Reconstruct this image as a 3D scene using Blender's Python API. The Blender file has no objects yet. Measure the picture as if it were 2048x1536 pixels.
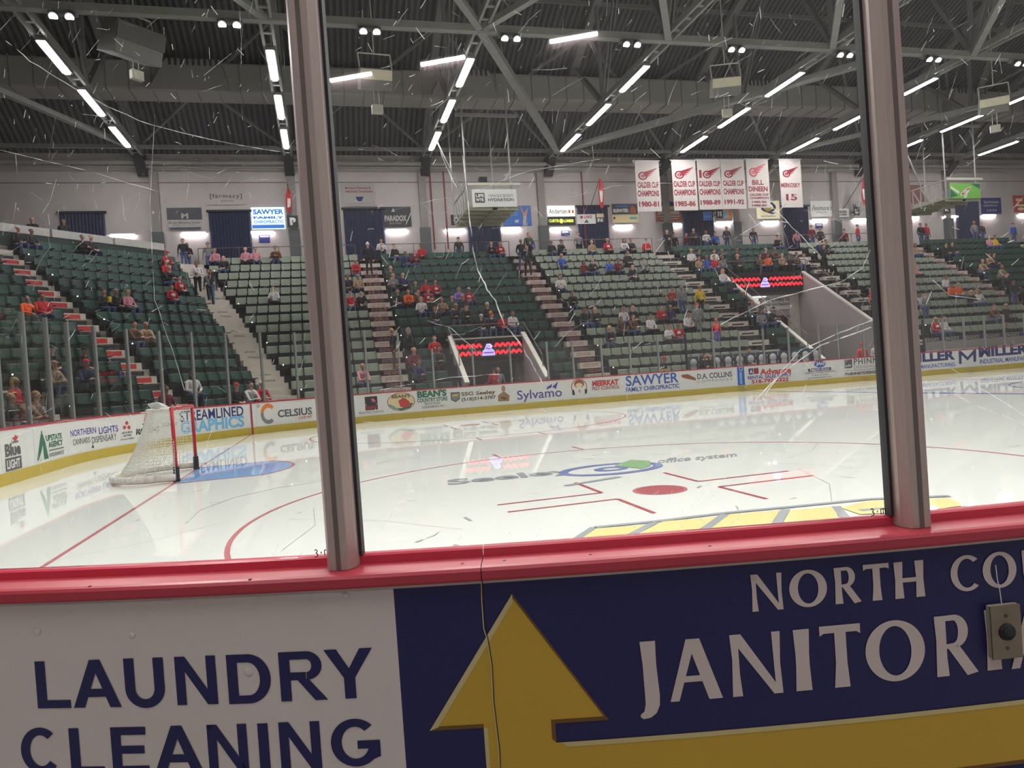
import bpy, bmesh, math, random
from mathutils import Vector, Matrix
random.seed(7)
C = bpy.context.scene.collection
SC = bpy.context.scene
# ---------------------------------------------------------------- camera (solved from the rink's known dimensions)
CX, CY, CZ, YAW, PITCH, ROLL, FPX = 2.55939, -14.13443, 1.42426, 0.251679, -0.0144675, -0.0702216, 1438.36
W0, H0 = 2048, 1536
CF = Vector((math.sin(YAW)*math.cos(PITCH), math.cos(YAW)*math.cos(PITCH), math.sin(PITCH)))
R0 = Vector((math.cos(YAW), -math.sin(YAW), 0)); U0 = R0.cross(CF)
CR = R0*math.cos(ROLL)+U0*math.sin(ROLL); CU = -R0*math.sin(ROLL)+U0*math.cos(ROLL)
CO = Vector((CX, CY, CZ))
cam = bpy.data.cameras.new('camera'); camo = bpy.data.objects.new('camera', cam); C.objects.link(camo)
cam.sensor_fit = 'HORIZONTAL'; cam.sensor_width = 36; cam.lens = FPX/W0*36; cam.clip_start = .02; cam.clip_end = 300
m = Matrix.Identity(4)
for i in range(3):
    m[i][0] = CR[i]; m[i][1] = CU[i]; m[i][2] = -CF[i]; m[i][3] = CO[i]
camo.matrix_world = m
SC.camera = camo
SC.view_settings.view_transform = 'Standard'; SC.view_settings.look = 'None'
SC.view_settings.exposure = 0.0; SC.view_settings.gamma = 1; SC.view_settings.use_curve_mapping = False
world = bpy.data.worlds.new('world'); SC.world = world; world.use_nodes = True
world.node_tree.nodes['Background'].inputs[0].default_value = (.9, .85, .9, 1)
world.node_tree.nodes['Background'].inputs[1].default_value = .02
SPOT_W, TUBE_E, WALLTUBE_E = 1750, 78, 34

def ray(x, y):
    return CF + CR*((x-W0/2)/FPX) - CU*((y-H0/2)/FPX)
def at(x, y, axis, val):
    d = ray(x, y); t = (val-CO[axis])/d[axis]; return CO+d*t
def proj(P):
    d = Vector(P)-CO; z = d.dot(CF)
    if z <= .01: return (-9999, -9999, z)
    return (W0/2+FPX*d.dot(CR)/z, H0/2-FPX*d.dot(CU)/z, z)
# rink: goal line X=0, far boards Y=12.95, rounded corner of radius 8.53
RC = Vector((5.18, 4.42)); NC = Vector((5.18, -4.42)); RR = 8.53
def board_pt(s, z, off=0.0):
    """point on the rink face of the far boards; s along the boards, off towards the ice"""
    r = RR-off
    if s >= 0: return Vector((5.18+s, 4.42+r, z))
    a = -s/RR
    if a <= math.pi/2: return Vector((RC.x-r*math.sin(a), RC.y+r*math.cos(a), z))
    return Vector((RC.x-r, RC.y-(-s-RR*math.pi/2), z))
def board_uv(x, y, r=None):
    r = r or RR
    w = at(x, y, 1, 4.42+r)
    if w.x >= 5.18: return (w.x-5.18, w.z)
    d = ray(x, y); o = CO.xy-RC; a = d.xy.dot(d.xy); b = 2*d.xy.dot(o); c = o.dot(o)-r*r
    dsc = b*b-4*a*c; w = None
    if dsc > 0: w = CO+d*((-b+math.sqrt(dsc))/2/a)
    if w and w.y >= 4.42 and w.x < RC.x:
        return (-RR*math.atan2(RC.x-w.x, w.y-RC.y), w.z)
    w = at(x, y, 0, RC.x-r); return (-RR*math.pi/2-(4.42-w.y), w.z)
RN = 8.718   # outer face of the near boards' sign panel
def near_pt(a, z, off=0.0):
    r = RN+off
    if a > 0: return Vector((5.18+a, -4.42-r, z))
    ph = a/RN
    return Vector((NC.x+r*math.sin(ph), NC.y-r*math.cos(ph), z))
def near_uv(x, y, r=RN):
    d = ray(x, y); o = CO.xy-NC; a = d.xy.dot(d.xy); b = 2*d.xy.dot(o); c = o.dot(o)-r*r
    t = (-b-math.sqrt(b*b-4*a*c))/2/a; w = CO+d*t
    return (RN*math.atan2(w.x-NC.x, -(w.y-NC.y)), w.z)
def wall_pt_f(Y):
    return lambda u, v, off=0.0: Vector((u, Y-off, v))
def ice_pt(u, v, off=0.0): return Vector((u, v, .0015+off))

ORD = ['zeroth', 'first', 'second', 'third', 'fourth', 'fifth', 'sixth', 'seventh', 'eighth', 'ninth', 'tenth', 'eleventh', 'twelfth', 'thirteenth', 'fourteenth', 'fifteenth', 'sixteenth', 'seventeenth', 'eighteenth', 'nineteenth']
ORD += ['twentieth']+['twenty-'+o for o in ORD[1:10]]+['thirtieth']+['thirty-'+o for o in ORD[1:10]]+['fortieth']+['forty-'+o for o in ORD[1:10]]
# ---------------------------------------------------------------- materials
MATS = {}
def mat(name, col, rough=.6, metal=0, var=.08, scale=6, spec=.4, emit=None, es=0, bump=0, stretch=None, coat=0):
    if name in MATS: return MATS[name]
    m = bpy.data.materials.new(name); m.use_nodes = True; n = m.node_tree.nodes; l = m.node_tree.links
    b = n['Principled BSDF']
    b.inputs['Roughness'].default_value = rough; b.inputs['Metallic'].default_value = metal
    b.inputs['Specular IOR Level'].default_value = spec; b.inputs['Coat Weight'].default_value = coat
    tc = n.new('ShaderNodeTexCoord'); ns = n.new('ShaderNodeTexNoise'); ns.inputs['Scale'].default_value = scale
    ns.inputs['Detail'].default_value = 4
    if stretch:
        mp = n.new('ShaderNodeMapping'); mp.inputs['Scale'].default_value = stretch
        l.new(tc.outputs['Object'], mp.inputs[0]); l.new(mp.outputs[0], ns.inputs['Vector'])
    else: l.new(tc.outputs['Object'], ns.inputs['Vector'])
    mx = n.new('ShaderNodeMix'); mx.data_type = 'RGBA'
    lo = [max(0, c*(1-var*2)) for c in col[:3]]; hi = [min(1, c*(1+var*2)) for c in col[:3]]
    mx.inputs[6].default_value = (*lo, 1); mx.inputs[7].default_value = (*hi, 1)
    l.new(ns.outputs['Fac'], mx.inputs[0]); l.new(mx.outputs[2], b.inputs['Base Color'])
    if emit:
        b.inputs['Emission Color'].default_value = (*emit, 1); b.inputs['Emission Strength'].default_value = es
    if bump:
        bp = n.new('ShaderNodeBump'); bp.inputs['Strength'].default_value = bump; bp.inputs['Distance'].default_value = .01
        l.new(ns.outputs['Fac'], bp.inputs['Height']); l.new(bp.outputs[0], b.inputs['Normal'])
    MATS[name] = m
    return m
def s2l(r, g, b):
    f = lambda c: c/12.92 if c <= .04045 else ((c+.055)/1.055)**2.4
    return (f(r/255), f(g/255), f(b/255))
def ice_mat(name, col, a=1.0):
    if name in MATS: return MATS[name]
    m = bpy.data.materials.new(name); m.use_nodes = True; n = m.node_tree.nodes; l = m.node_tree.links
    b = n['Principled BSDF']
    tc = n.new('ShaderNodeTexCoord'); ns = n.new('ShaderNodeTexNoise'); ns.inputs['Scale'].default_value = .35; ns.inputs['Detail'].default_value = 6
    l.new(tc.outputs['Object'], ns.inputs['Vector'])
    mx = n.new('ShaderNodeMix'); mx.data_type = 'RGBA'
    mx.inputs[6].default_value = (*[c*.95 for c in col], 1); mx.inputs[7].default_value = (*[min(.95, c*1.04) for c in col], 1)
    l.new(ns.outputs['Fac'], mx.inputs[0]); l.new(mx.outputs[2], b.inputs['Base Color'])
    rr = n.new('ShaderNodeMapRange'); rr.inputs[3].default_value = .01; rr.inputs[4].default_value = .035
    n2 = n.new('ShaderNodeTexNoise'); n2.inputs['Scale'].default_value = 1.3; n2.inputs['Detail'].default_value = 8
    l.new(tc.outputs['Object'], n2.inputs['Vector']); l.new(n2.outputs['Fac'], rr.inputs[0]); l.new(rr.outputs[0], b.inputs['Roughness'])
    n3 = n.new('ShaderNodeTexNoise'); n3.inputs['Scale'].default_value = 9; n3.inputs['Detail'].default_value = 5
    bp = n.new('ShaderNodeBump'); bp.inputs['Strength'].default_value = .006; bp.inputs['Distance'].default_value = .003
    l.new(tc.outputs['Object'], n3.inputs['Vector']); l.new(n3.outputs['Fac'], bp.inputs['Height']); l.new(bp.outputs[0], b.inputs['Normal'])
    b.inputs['Specular IOR Level'].default_value = .4; b.inputs['IOR'].default_value = 1.31
    if a < 1: b.inputs['Alpha'].default_value = a
    MATS[name] = m
    return m
def glass_mat(name, haze=.03, hz=1.5):
    m = bpy.data.materials.new(name); m.use_nodes = True; n = m.node_tree.nodes; l = m.node_tree.links
    n.clear(); out = n.new('ShaderNodeOutputMaterial'); tr = n.new('ShaderNodeBsdfTransparent'); gl = n.new('ShaderNodeBsdfGlossy')
    tr.inputs[0].default_value = (.97, .98, .97, 1)
    gl.inputs['Roughness'].default_value = .0; lw = n.new('ShaderNodeLayerWeight'); lw.inputs[0].default_value = .5; pw = n.new('ShaderNodeMath'); pw.operation = 'POWER'; pw.inputs[1].default_value = 5
    l.new(lw.outputs['Facing'], pw.inputs[0]); fr = n.new('ShaderNodeMath'); fr.operation = 'MULTIPLY_ADD'; fr.inputs[1].default_value = .9; fr.inputs[2].default_value = .035; l.new(pw.outputs[0], fr.inputs[0])
    m1 = n.new('ShaderNodeMixShader'); l.new(fr.outputs[0], m1.inputs[0]); l.new(tr.outputs[0], m1.inputs[1]); l.new(gl.outputs[0], m1.inputs[2])
    df = n.new('ShaderNodeBsdfTranslucent'); df.inputs[0].default_value = (.9, .88, .92, 1)
    m2 = n.new('ShaderNodeMixShader')
    tc = n.new('ShaderNodeTexCoord'); ns = n.new('ShaderNodeTexNoise'); ns.inputs['Scale'].default_value = hz; ns.inputs['Detail'].default_value = 7
    l.new(tc.outputs['Object'], ns.inputs['Vector'])
    mr = n.new('ShaderNodeMapRange'); mr.inputs[1].default_value = .35; mr.inputs[2].default_value = .75; mr.inputs[3].default_value = haze*.4; mr.inputs[4].default_value = haze*1.8
    l.new(ns.outputs['Fac'], mr.inputs[0]); l.new(mr.outputs[0], m2.inputs[0]); l.new(m1.outputs[0], m2.inputs[1]); l.new(df.outputs[0], m2.inputs[2])
    l.new(m2.outputs[0], out.inputs[0]); MATS[name] = m
    return m
def glow(name, col, e):
    return mat(name, (min(1, col[0]*.8), min(1, col[1]*.8), min(1, col[2]*.8)), .5, 0, 0, emit=col, es=e)

# ---------------------------------------------------------------- objects
def tag(o, label=None, cat=None, group=None, kind=None):
    if label: o['label'] = label
    if cat: o['category'] = cat
    if group: o['group'] = group
    if kind: o['kind'] = kind
    return o
def empty(name, loc=(0, 0, 0), rz=0, label=None, cat=None, group=None):
    o = bpy.data.objects.new(name, None); o.location = loc; o.rotation_euler = (0, 0, rz); o.empty_display_size = .1
    C.objects.link(o); return tag(o, label, cat, group)
class MB:
    def __init__(s): s.v = []; s.f = []; s.mi = []; s.cur = 0
    def add(s, vs, fs):
        k = len(s.v); s.v += [tuple(v) for v in vs]; s.f += [tuple(i+k for i in f) for f in fs]; s.mi += [s.cur]*len(fs); return s
    def box(s, x0, x1, y0, y1, z0, z1):
        return s.add([(x0, y0, z0), (x1, y0, z0), (x1, y1, z0), (x0, y1, z0), (x0, y0, z1), (x1, y0, z1), (x1, y1, z1), (x0, y1, z1)],
                     [(0, 3, 2, 1), (4, 5, 6, 7), (0, 1, 5, 4), (1, 2, 6, 5), (2, 3, 7, 6), (3, 0, 4, 7)])
    def hexa(s, p):
        return s.add(p, [(0, 3, 2, 1), (4, 5, 6, 7), (0, 1, 5, 4), (1, 2, 6, 5), (2, 3, 7, 6), (3, 0, 4, 7)])
    def frame(s, p, q, up=(0, 0, 1)):
        p, q = Vector(p), Vector(q); d = (q-p).normalized(); u = Vector(up)
        if abs(d.dot(u)) > .98: u = Vector((1, 0, 0)) if abs(d.x) < .9 else Vector((0, 1, 0))
        r = d.cross(u).normalized(); return p, q, r, r.cross(d)
    def bar(s, p, q, w, h, up=(0, 0, 1)):
        p, q, r, u = s.frame(p, q, up); w /= 2; h /= 2
        return s.hexa([p-r*w-u*h, q-r*w-u*h, q+r*w-u*h, p+r*w-u*h, p-r*w+u*h, q-r*w+u*h, q+r*w+u*h, p+r*w+u*h])
    def tube(s, p, q, r0, n=8, r1=None, cap=True):
        r1 = r0 if r1 is None else r1
        p, q, r, u = s.frame(p, q); vs = []
        for k in range(n):
            a = 2*math.pi*k/n; e = r*math.cos(a)+u*math.sin(a); vs += [p+e*r0, q+e*r1]
        fs = [(2*k, 2*((k+1) % n), 2*((k+1) % n)+1, 2*k+1) for k in range(n)]
        if cap: fs += [tuple(2*k for k in range(n))[::-1], tuple(2*k+1 for k in range(n))]
        return s.add(vs, fs)
    def path(s, pts, r, n=6):
        for a, b in zip(pts, pts[1:]): s.tube(a, b, r, n)
        return s
    def ball(s, c, rx, ry=None, rz=None, nu=12, nv=8, z0=-1, z1=1):
        ry = ry or rx; rz = rz or rx; c = Vector(c); vs = []; fs = []
        for j in range(nv+1):
            z = z0+(z1-z0)*j/nv; ang = math.asin(max(-1, min(1, z))) if False else None
            t0 = math.asin(max(-1, z0)); t1 = math.asin(min(1, z1)); t = t0+(t1-t0)*j/nv
            for i in range(nu):
                a = 2*math.pi*i/nu; vs.append(c+Vector((rx*math.cos(t)*math.cos(a), ry*math.cos(t)*math.sin(a), rz*math.sin(t))))
        for j in range(nv):
            for i in range(nu): fs.append((j*nu+i, j*nu+(i+1) % nu, (j+1)*nu+(i+1) % nu, (j+1)*nu+i))
        fs.append(tuple(range(nu))[::-1]); fs.append(tuple(nv*nu+i for i in range(nu)))
        return s.add(vs, fs)
    def mesh(s, name, mats, smooth=False):
        me = bpy.data.meshes.new(name); me.from_pydata(s.v, [], s.f)
        if not isinstance(mats, (list, tuple)): mats = [mats]
        for m_ in mats: me.materials.append(m_)
        if len(mats) > 1: me.polygons.foreach_set('material_index', s.mi)
        if smooth: me.polygons.foreach_set('use_smooth', [True]*len(me.polygons))
        me.update(); return me
    def build(s, name, mats, parent=None, smooth=False, bevel=0):
        o = bpy.data.objects.new(name, s.mesh(name, mats, smooth)); C.objects.link(o)
        if bevel:
            b = o.modifiers.new('bevel', 'BEVEL'); b.width = bevel; b.segments = 2; b.limit_method = 'ANGLE'
        if parent:
            o.parent = parent
        return o
def pm(o, parent):   # parent keeping world coordinates of data authored in world space
    o.parent = parent; o.matrix_parent_inverse = parent.matrix_basis.inverted(); return o
def wobj(mb, name, mats, parent=None, smooth=False, bevel=0):
    o = mb.build(name, mats, None, smooth, bevel)
    if parent: pm(o, parent)
    return o

# ---------------------------------------------------------------- lettering (vector glyphs mapped on any surface)
TXT = {}
def text2d(s, bold=0.0, sp=1.0):
    k = (s, bold, sp)
    if k in TXT: return TXT[k]
    cu = bpy.data.curves.new('t', 'FONT'); cu.body = s; cu.offset = bold; cu.resolution_u = 3; cu.space_character = sp
    o = bpy.data.objects.new('t', cu); C.objects.link(o)
    bpy.context.view_layer.update()
    me = o.to_mesh(); vs = [(v.co.x, v.co.y) for v in me.vertices]; fs = [tuple(p.vertices) for p in me.polygons]
    o.to_mesh_clear(); bpy.data.objects.remove(o); bpy.data.curves.remove(cu)
    x0 = min(v[0] for v in vs); x1 = max(v[0] for v in vs); y0 = min(v[1] for v in vs); y1 = max(v[1] for v in vs)
    vs = [((v[0]-x0)/(x1-x0), (v[1]-y0)/(y1-y0)) for v in vs]
    TXT[k] = (vs, fs); return TXT[k]
class Deco:
    """flat print collected in surface coordinates (u,v)"""
    def __init__(s): s.v = []; s.f = []
    def poly(s, pts):
        k = len(s.v); s.v += list(pts); s.f.append(tuple(range(k, k+len(pts)))); return s
    def rect(s, u0, u1, v0, v1, n=1):
        for i in range(n):
            a = u0+(u1-u0)*i/n; b = u0+(u1-u0)*(i+1)/n; s.poly([(a, v0), (b, v0), (b, v1), (a, v1)])
        return s
    def text(s, t, u0, u1, v0, v1, bold=0.0, shear=0.0, sp=1.0):
        vs, fs = text2d(t, bold, sp); k = len(s.v)
        s.v += [(u0+(u1-u0)*a+shear*b*(v1-v0), v0+(v1-v0)*b) for a, b in vs]; s.f += [tuple(i+k for i in f) for f in fs]; return s
    def ring(s, cu, cv, ru, rv, iu, iv, n=32, a0=0, a1=360, dx=0, dy=0):
        for i in range(n):
            a = math.radians(a0+(a1-a0)*i/n); b = math.radians(a0+(a1-a0)*(i+1)/n)
            s.poly([(cu+ru*math.cos(a), cv+rv*math.sin(a)), (cu+ru*math.cos(b), cv+rv*math.sin(b)),
                    (cu+dx+iu*math.cos(b), cv+dy+iv*math.sin(b)), (cu+dx+iu*math.cos(a), cv+dy+iv*math.sin(a))])
        return s
    def disc(s, cu, cv, ru, rv, n=28):
        return s.poly([(cu+ru*math.cos(2*math.pi*i/n), cv+rv*math.sin(2*math.pi*i/n)) for i in range(n)])
    def line(s, pts, w):
        for (x0, y0), (x1, y1) in zip(pts, pts[1:]):
            dx, dy = x1-x0, y1-y0; L = math.hypot(dx, dy) or 1; nx, ny = -dy/L*w/2, dx/L*w/2
            s.poly([(x0-nx, y0-ny), (x1-nx, y1-ny), (x1+nx, y1+ny), (x0+nx, y0+ny)])
        return s
    def build(s, name, m, surf, off, parent=None, cut=0):
        vs, fs = s.v, s.f
        if cut:
            bm = bmesh.new(); bv = [bm.verts.new((a, b, 0)) for a, b in vs]
            for f in fs:
                try: bm.faces.new([bv[i] for i in f])
                except Exception: pass
            x0 = min(v[0] for v in vs); x1 = max(v[0] for v in vs); x = math.floor(x0/cut)*cut+cut
            while x < x1:
                bmesh.ops.bisect_plane(bm, geom=bm.verts[:]+bm.edges[:]+bm.faces[:], plane_co=(x, 0, 0), plane_no=(1, 0, 0)); x += cut
            bm.verts.index_update(); vs = [(v.co.x, v.co.y) for v in bm.verts]; fs = [tuple(v.index for v in f.verts) for f in bm.faces]; bm.free()
        me = bpy.data.meshes.new(name); me.from_pydata([surf(a, b, off) for a, b in vs], [], fs); me.materials.append(m); me.update()
        o = bpy.data.objects.new(name, me); C.objects.link(o)
        if parent: pm(o, parent)
        return o
# ---------------------------------------------------------------- ceiling lights (fixtures in view, plus unseen ones added for fill)
M_tube = glow('tube_glow', (1, .98, 1), TUBE_E); M_wtube = glow('wall_tube_glow', (1, .9, .96), WALLTUBE_E)
M_steel = mat('truss_grey', (.17, .17, .165), .6, .1, .1, 2); M_steel2 = mat('brace_grey', (.24, .24, .225), .6, .1, .1, 2)
M_dark = mat('dark_metal', (.03, .03, .035), .5, .3); M_black = mat('black', (.012, .012, .015), .5)
M_white = mat('white_paint', (.75, .74, .72), .5, 0, .03); M_cream = mat('cream_metal', (.55, .54, .45), .5, .1)
TRX = [-14.2, -6.4, 1.38, 9.22, 17.07, 24.92, 32.5, 40.2, 47.9, 55.7]; TNAME = ['far left', 'first', 'second', 'third', 'fourth', 'fifth', 'sixth', 'seventh', 'eighth', 'ninth']
FIXY = [(14.8, 17.6), (19.2, 22.1), (23.6, 26.5)]; FN = ['nearest the ice', 'in the middle', 'nearest the wall']
def fixture(x, y0, y1, label, grp):
    e = empty('strip_light', (x, y0, 14.4), 0, label, 'light', grp)
    b = MB(); b.box(-.17, .17, 0, y1-y0, .04, .16); b.box(-.19, -.16, 0, y1-y0, .0, .06); b.box(.16, .19, 0, y1-y0, .0, .06); b.build('housing', M_steel, e)
    d = MB(); d.box(-.1, .1, .03, y1-y0-.03, -.03, .04); d.build('diffuser', M_tube, e, bevel=.015)
for i, x in enumerate(TRX):
    if i in (0, 9): continue
    for k, (a, b) in enumerate(FIXY):
        fixture(x, a, b, f'long white strip light under the {TNAME[i]} roof truss from the left, {FN[k]}', 'strip lights under the roof trusses')
for i, x in enumerate(TRX):     # matching lights out of view over the near stand, added as near-side fill
    if x > 33 or i == 0: continue
    for k, (a, b) in enumerate(FIXY[:2]):
        fixture(x, -b, -a, f'added unseen strip light over the near stand behind the camera, {TNAME[i]} truss, {("front", "back")[k]}', 'added strip lights over the near stand')
def spot(parent, loc, tgt, w, ang=105, blend=.6, r=.12, col=(1, .985, .95)):
    l = bpy.data.lights.new('flood_lamp', 'SPOT'); l.energy = w; l.spot_size = math.radians(ang); l.spot_blend = blend; l.shadow_soft_size = r; l.color = col
    o = bpy.data.objects.new('flood_lamp', l); C.objects.link(o); o.location = loc
    o.rotation_euler = (Vector(tgt)-Vector(loc)).to_track_quat('-Z', 'Y').to_euler(); pm(o, parent) if parent else None
    return o
FLX = [-5.0, .2, 5.0, 10.3, 15.3, 20.0, 25.3, 30.0, 35.0]
M_flood = glow('flood_glow', (.96, 1, .93), 28)
def flood(x, y, n):
    e = empty('floodlight', (x, y, 14.2), 0, n, 'light', 'twin floodlights along the roof beam')
    b = MB(); b.box(-.42, .42, .05, .3, .12, .2); b.tube((0, .18, .15), (0, .18, .275), .03); b.build('bracket', M_steel, e)
    for sx in (-.24, .24):
        h = MB(); h.tube((sx, .12, .14), (sx, -.03, -.04), .12, 14, .17); ho_ = h.build('lamp_head', M_dark, e)
        g = MB(); g.tube((sx, -.031, -.045), (sx, -.035, -.052), .13, 14); g.build('lens', M_flood, ho_)
    spot(e, (x, y-.12, 14.02), (x, y-6, 0), SPOT_W, 118, .7)
for i, x in enumerate(FLX):
    flood(x, 12.45, f'pair of bright floodlights on the roof beam, {ORD[i+1]} pair from the left')
for y, rn in ((4, 'farthest'), (-4, 'middle'), (-11.5, 'nearest')):  # further rows out of view, added to light the ice
    for i, x in enumerate([-2.5, 5.2, 13, 21, 29, 37, 45]):
        flood(x, y, f'{ORD[i+1]} added pair of unseen floodlights from left in the {rn} row hanging above the ice')

# ---------------------------------------------------------------- room shell
def struct(o): o['kind'] = 'structure'; return o
M_wall = mat('wall_block', s2l(186, 177, 174), .8, 0, .05, 1.5)
def deck_mat():
    m = mat('roof_deck', (.055, .056, .058), .7, .1, .2, .6); n = m.node_tree.nodes; l = m.node_tree.links; b = n['Principled BSDF']
    tc = n.new('ShaderNodeTexCoord'); w = n.new('ShaderNodeTexWave'); w.bands_direction = 'X'; w.inputs['Scale'].default_value = 1.05; w.inputs['Distortion'].default_value = .05
    l.new(tc.outputs['Object'], w.inputs['Vector'])
    mx = n.new('ShaderNodeMix'); mx.data_type = 'RGBA'; mx.inputs[6].default_value = (.03, .031, .034, 1); mx.inputs[7].default_value = (.11, .11, .108, 1)
    l.new(w.outputs['Fac'], mx.inputs[0]); l.new(mx.outputs[2], b.inputs['Base Color'])
    bp = n.new('ShaderNodeBump'); bp.inputs['Distance'].default_value = .08; bp.inputs['Strength'].default_value = .8
    l.new(w.outputs['Fac'], bp.inputs['Height']); l.new(bp.outputs[0], b.inputs['Normal']); return m
M_deck = deck_mat()
XL, XR, YF = -20.0, 66.0, 29.5
def rz(y): return -28.9+math.sqrt(max(0, 52.9**2-y*y))+.35-.35*abs(y)/29.5
b = MB(); N = 40
for i in range(N):
    y0, y1 = -YF+2*YF*i/N, -YF+2*YF*(i+1)/N
    b.add([(XL, y0, rz(y0)), (XR, y0, rz(y0)), (XR, y1, rz(y1)), (XL, y1, rz(y1)), (XL, y0, rz(y0)+.2), (XR, y0, rz(y0)+.2), (XR, y1, rz(y1)+.2), (XL, y1, rz(y1)+.2)],
          [(0, 1, 2, 3), (7, 6, 5, 4)])
struct(b.build('ceiling', M_deck))
def block_wall(name, pts):
    b = MB(); b.add(pts, [(0, 1, 2, 3), (7, 6, 5, 4), (0, 4, 5, 1), (1, 5, 6, 2), (2, 6, 7, 3), (3, 7, 4, 0)]); return struct(b.build(name, M_wall))
def wl(name, x0, x1, y0, y1, z1): b = MB(); b.box(x0, x1, y0, y1, -.1, z1); return struct(b.build(name, M_wall))
wl('wall_far', XL, XR, YF, YF+.3, 15.0); wl('wall_near', XL, XR, -YF-.3, -YF, 15.0)
wl('wall_left', XL-.3, XL, -YF, YF, 24); wl('wall_right', XR, XR+.3, -YF, YF, 24)
# wall dado: a darker joint line and pilasters of the block wall
M_pil = mat('pilaster', s2l(140, 134, 132), .8, 0, .06, 2); M_pilb = mat('pilaster_base', s2l(92, 94, 96), .8)
b = MB()
b.box(XL, XR, YF-.02, YF, 13.38, 13.42)
struct(b.build('trim_1', M_pilb))
k = 2
for x in [-5.9, 1.38, 9.0, 16.5, 25.1, 30.2, 38.2, 47.9, 55.7]:
    b = MB(); b.box(x-.22, x+.22, YF-.22, YF, 8.18, 14.0); b.cur = 1; b.box(x-.3, x+.3, YF-.34, YF, 8.18, 10.6)
    struct(b.build(f'trim_{k}', [M_pil, M_pilb])); k += 1
# concrete outside the rink, concourse
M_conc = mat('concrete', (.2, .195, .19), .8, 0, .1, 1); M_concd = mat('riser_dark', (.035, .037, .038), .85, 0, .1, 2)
b = MB(); b.box(XL, XR, -YF, YF, -.12, -.02); struct(b.build('floor', M_conc))

# ---------------------------------------------------------------- ice
M_ice = ice_mat('ice', (.86, .87, .83))
def rink_outline(off=0, n=24):
    p = []
    for i in range(n+1): a = math.pi/2*i/n; p.append((5.18-(RR-off)*math.sin(a), 4.42+(RR-off)*math.cos(a)))
    for i in range(n+1): a = math.pi/2*i/n; p.append((5.18-(RR-off)*math.cos(a), -4.42-(RR-off)*math.sin(a)))
    XE = 54.3; x = XE-5.18*0-RR
    for i in range(n+1): a = math.pi/2*i/n; p.append((x+(RR-off)*math.sin(a), -4.42-(RR-off)*math.cos(a)))
    for i in range(n+1): a = math.pi/2*i/n; p.append((x+(RR-off)*math.cos(a), 4.42+(RR-off)*math.sin(a)))
    return p
o = rink_outline(-.02); b = MB(); n = len(o)
b.add([(x, y, 0) for x, y in o]+[(x, y, -.1) for x, y in o], [tuple(range(n)), tuple(range(2*n-1, n-1, -1))]+[(i, i+n, (i+1) % n+n, (i+1) % n) for i in range(n)])
ice = b.build('floor_ice', M_ice); struct(ice)
IR = ice_mat('ice_red', s2l(206, 128, 132)); IRF = ice_mat('ice_red_faint', s2l(205, 140, 140)); IB = ice_mat('ice_blue', s2l(132, 146, 196)); IC = ice_mat('ice_crease', s2l(150, 186, 236))
IG = ice_mat('ice_grey', s2l(172, 176, 180)); IGN = ice_mat('ice_green', s2l(160, 200, 152)); IY = ice_mat('ice_yellow', s2l(238, 228, 160)); IRS = ice_mat('ice_red_spot', s2l(188, 96, 104))
IW = ice_mat('ice_white', (.8, .82, .78))
IDC = [0]
def ice_deco(name, d, m, off=0): IDC[0] += 1; o = d.build(name, m, ice_pt, off+IDC[0]*.00012); pm(o, ice); return o
ice_deco('goal_line', Deco().rect(-.025, .025, -12.2, 12.93), IR)
ice_deco('blue_line', Deco().rect(19.45, 19.75, -12.93, 12.93), IB); ice_deco('centre_line', Deco().rect(25.6, 25.9, -12.93, 12.93), IR)
ice_deco('blue_line', Deco().rect(31.4, 31.7, -12.93, 12.93), IB)
cr = [(0, -1.22), (0, 1.22), (1.37, 1.22)]
for i in range(1, 16):
    a = math.asin(1.22/1.83)*(1-2*i/16); cr.append((1.83*math.cos(a), 1.83*math.sin(a)))
cr.append((1.37, -1.22)); d = Deco(); d.poly([(.03+x, y*.98) for x, y in cr]); ice_deco('goal_crease', d, IC)
d = Deco(); d.line([(x+.02, y) for x, y in cr[1:]]+[(0, -1.22)], .05); ice_deco('crease_outline', d, IR, .0008)
def circle(cx, cy, name='faceoff_circle'):
    ice_deco(name, Deco().ring(cx, cy, 4.57, 4.57, 4.52, 4.52, 96), IR)
    ice_deco('faceoff_spot', Deco().disc(cx, cy, .305, .305), IRS); ice_deco('spot_ring', Deco().ring(cx, cy, .305, .305, .27, .27, 32), IR, .0008)
    d = Deco()
    for sx in (-1, 1):
        for sy in (-1, 1):
            x, y = cx+sx*.61, cy+sy*.23
            d.rect(min(x, x+sx*1.22), max(x, x+sx*1.22), y-.025, y+.025); d.rect(x-.025, x+.025, min(y, y+sy*.9), max(y, y+sy*.9))
    ice_deco('faceoff_mark', d, IRS, .0004)
    d = Deco()
    for sy in (-1, 1):
        for sx in (-.75, .75): y = cy+sy*4.55; d.rect(cx+sx-.025, cx+sx+.025, min(y, y+sy*.6), max(y, y+sy*.6))
    ice_deco('hash_mark', d, IR)
circle(6.1, -6.7); circle(6.55, 6.7)
for q in ((21.6, 6.7), (21.6, -6.7)): ice_deco('faceoff_spot', Deco().disc(q[0], q[1], .305, .305), IRS)
ice_deco('centre_circle', Deco().ring(25.75, 0, 4.57, 4.57, 4.5, 4.5, 96), IB)
d = Deco()
for i in range(5): d.rect(21+i*2.2, 21+i*2.2+1.5, -1, 1.2); 
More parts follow.
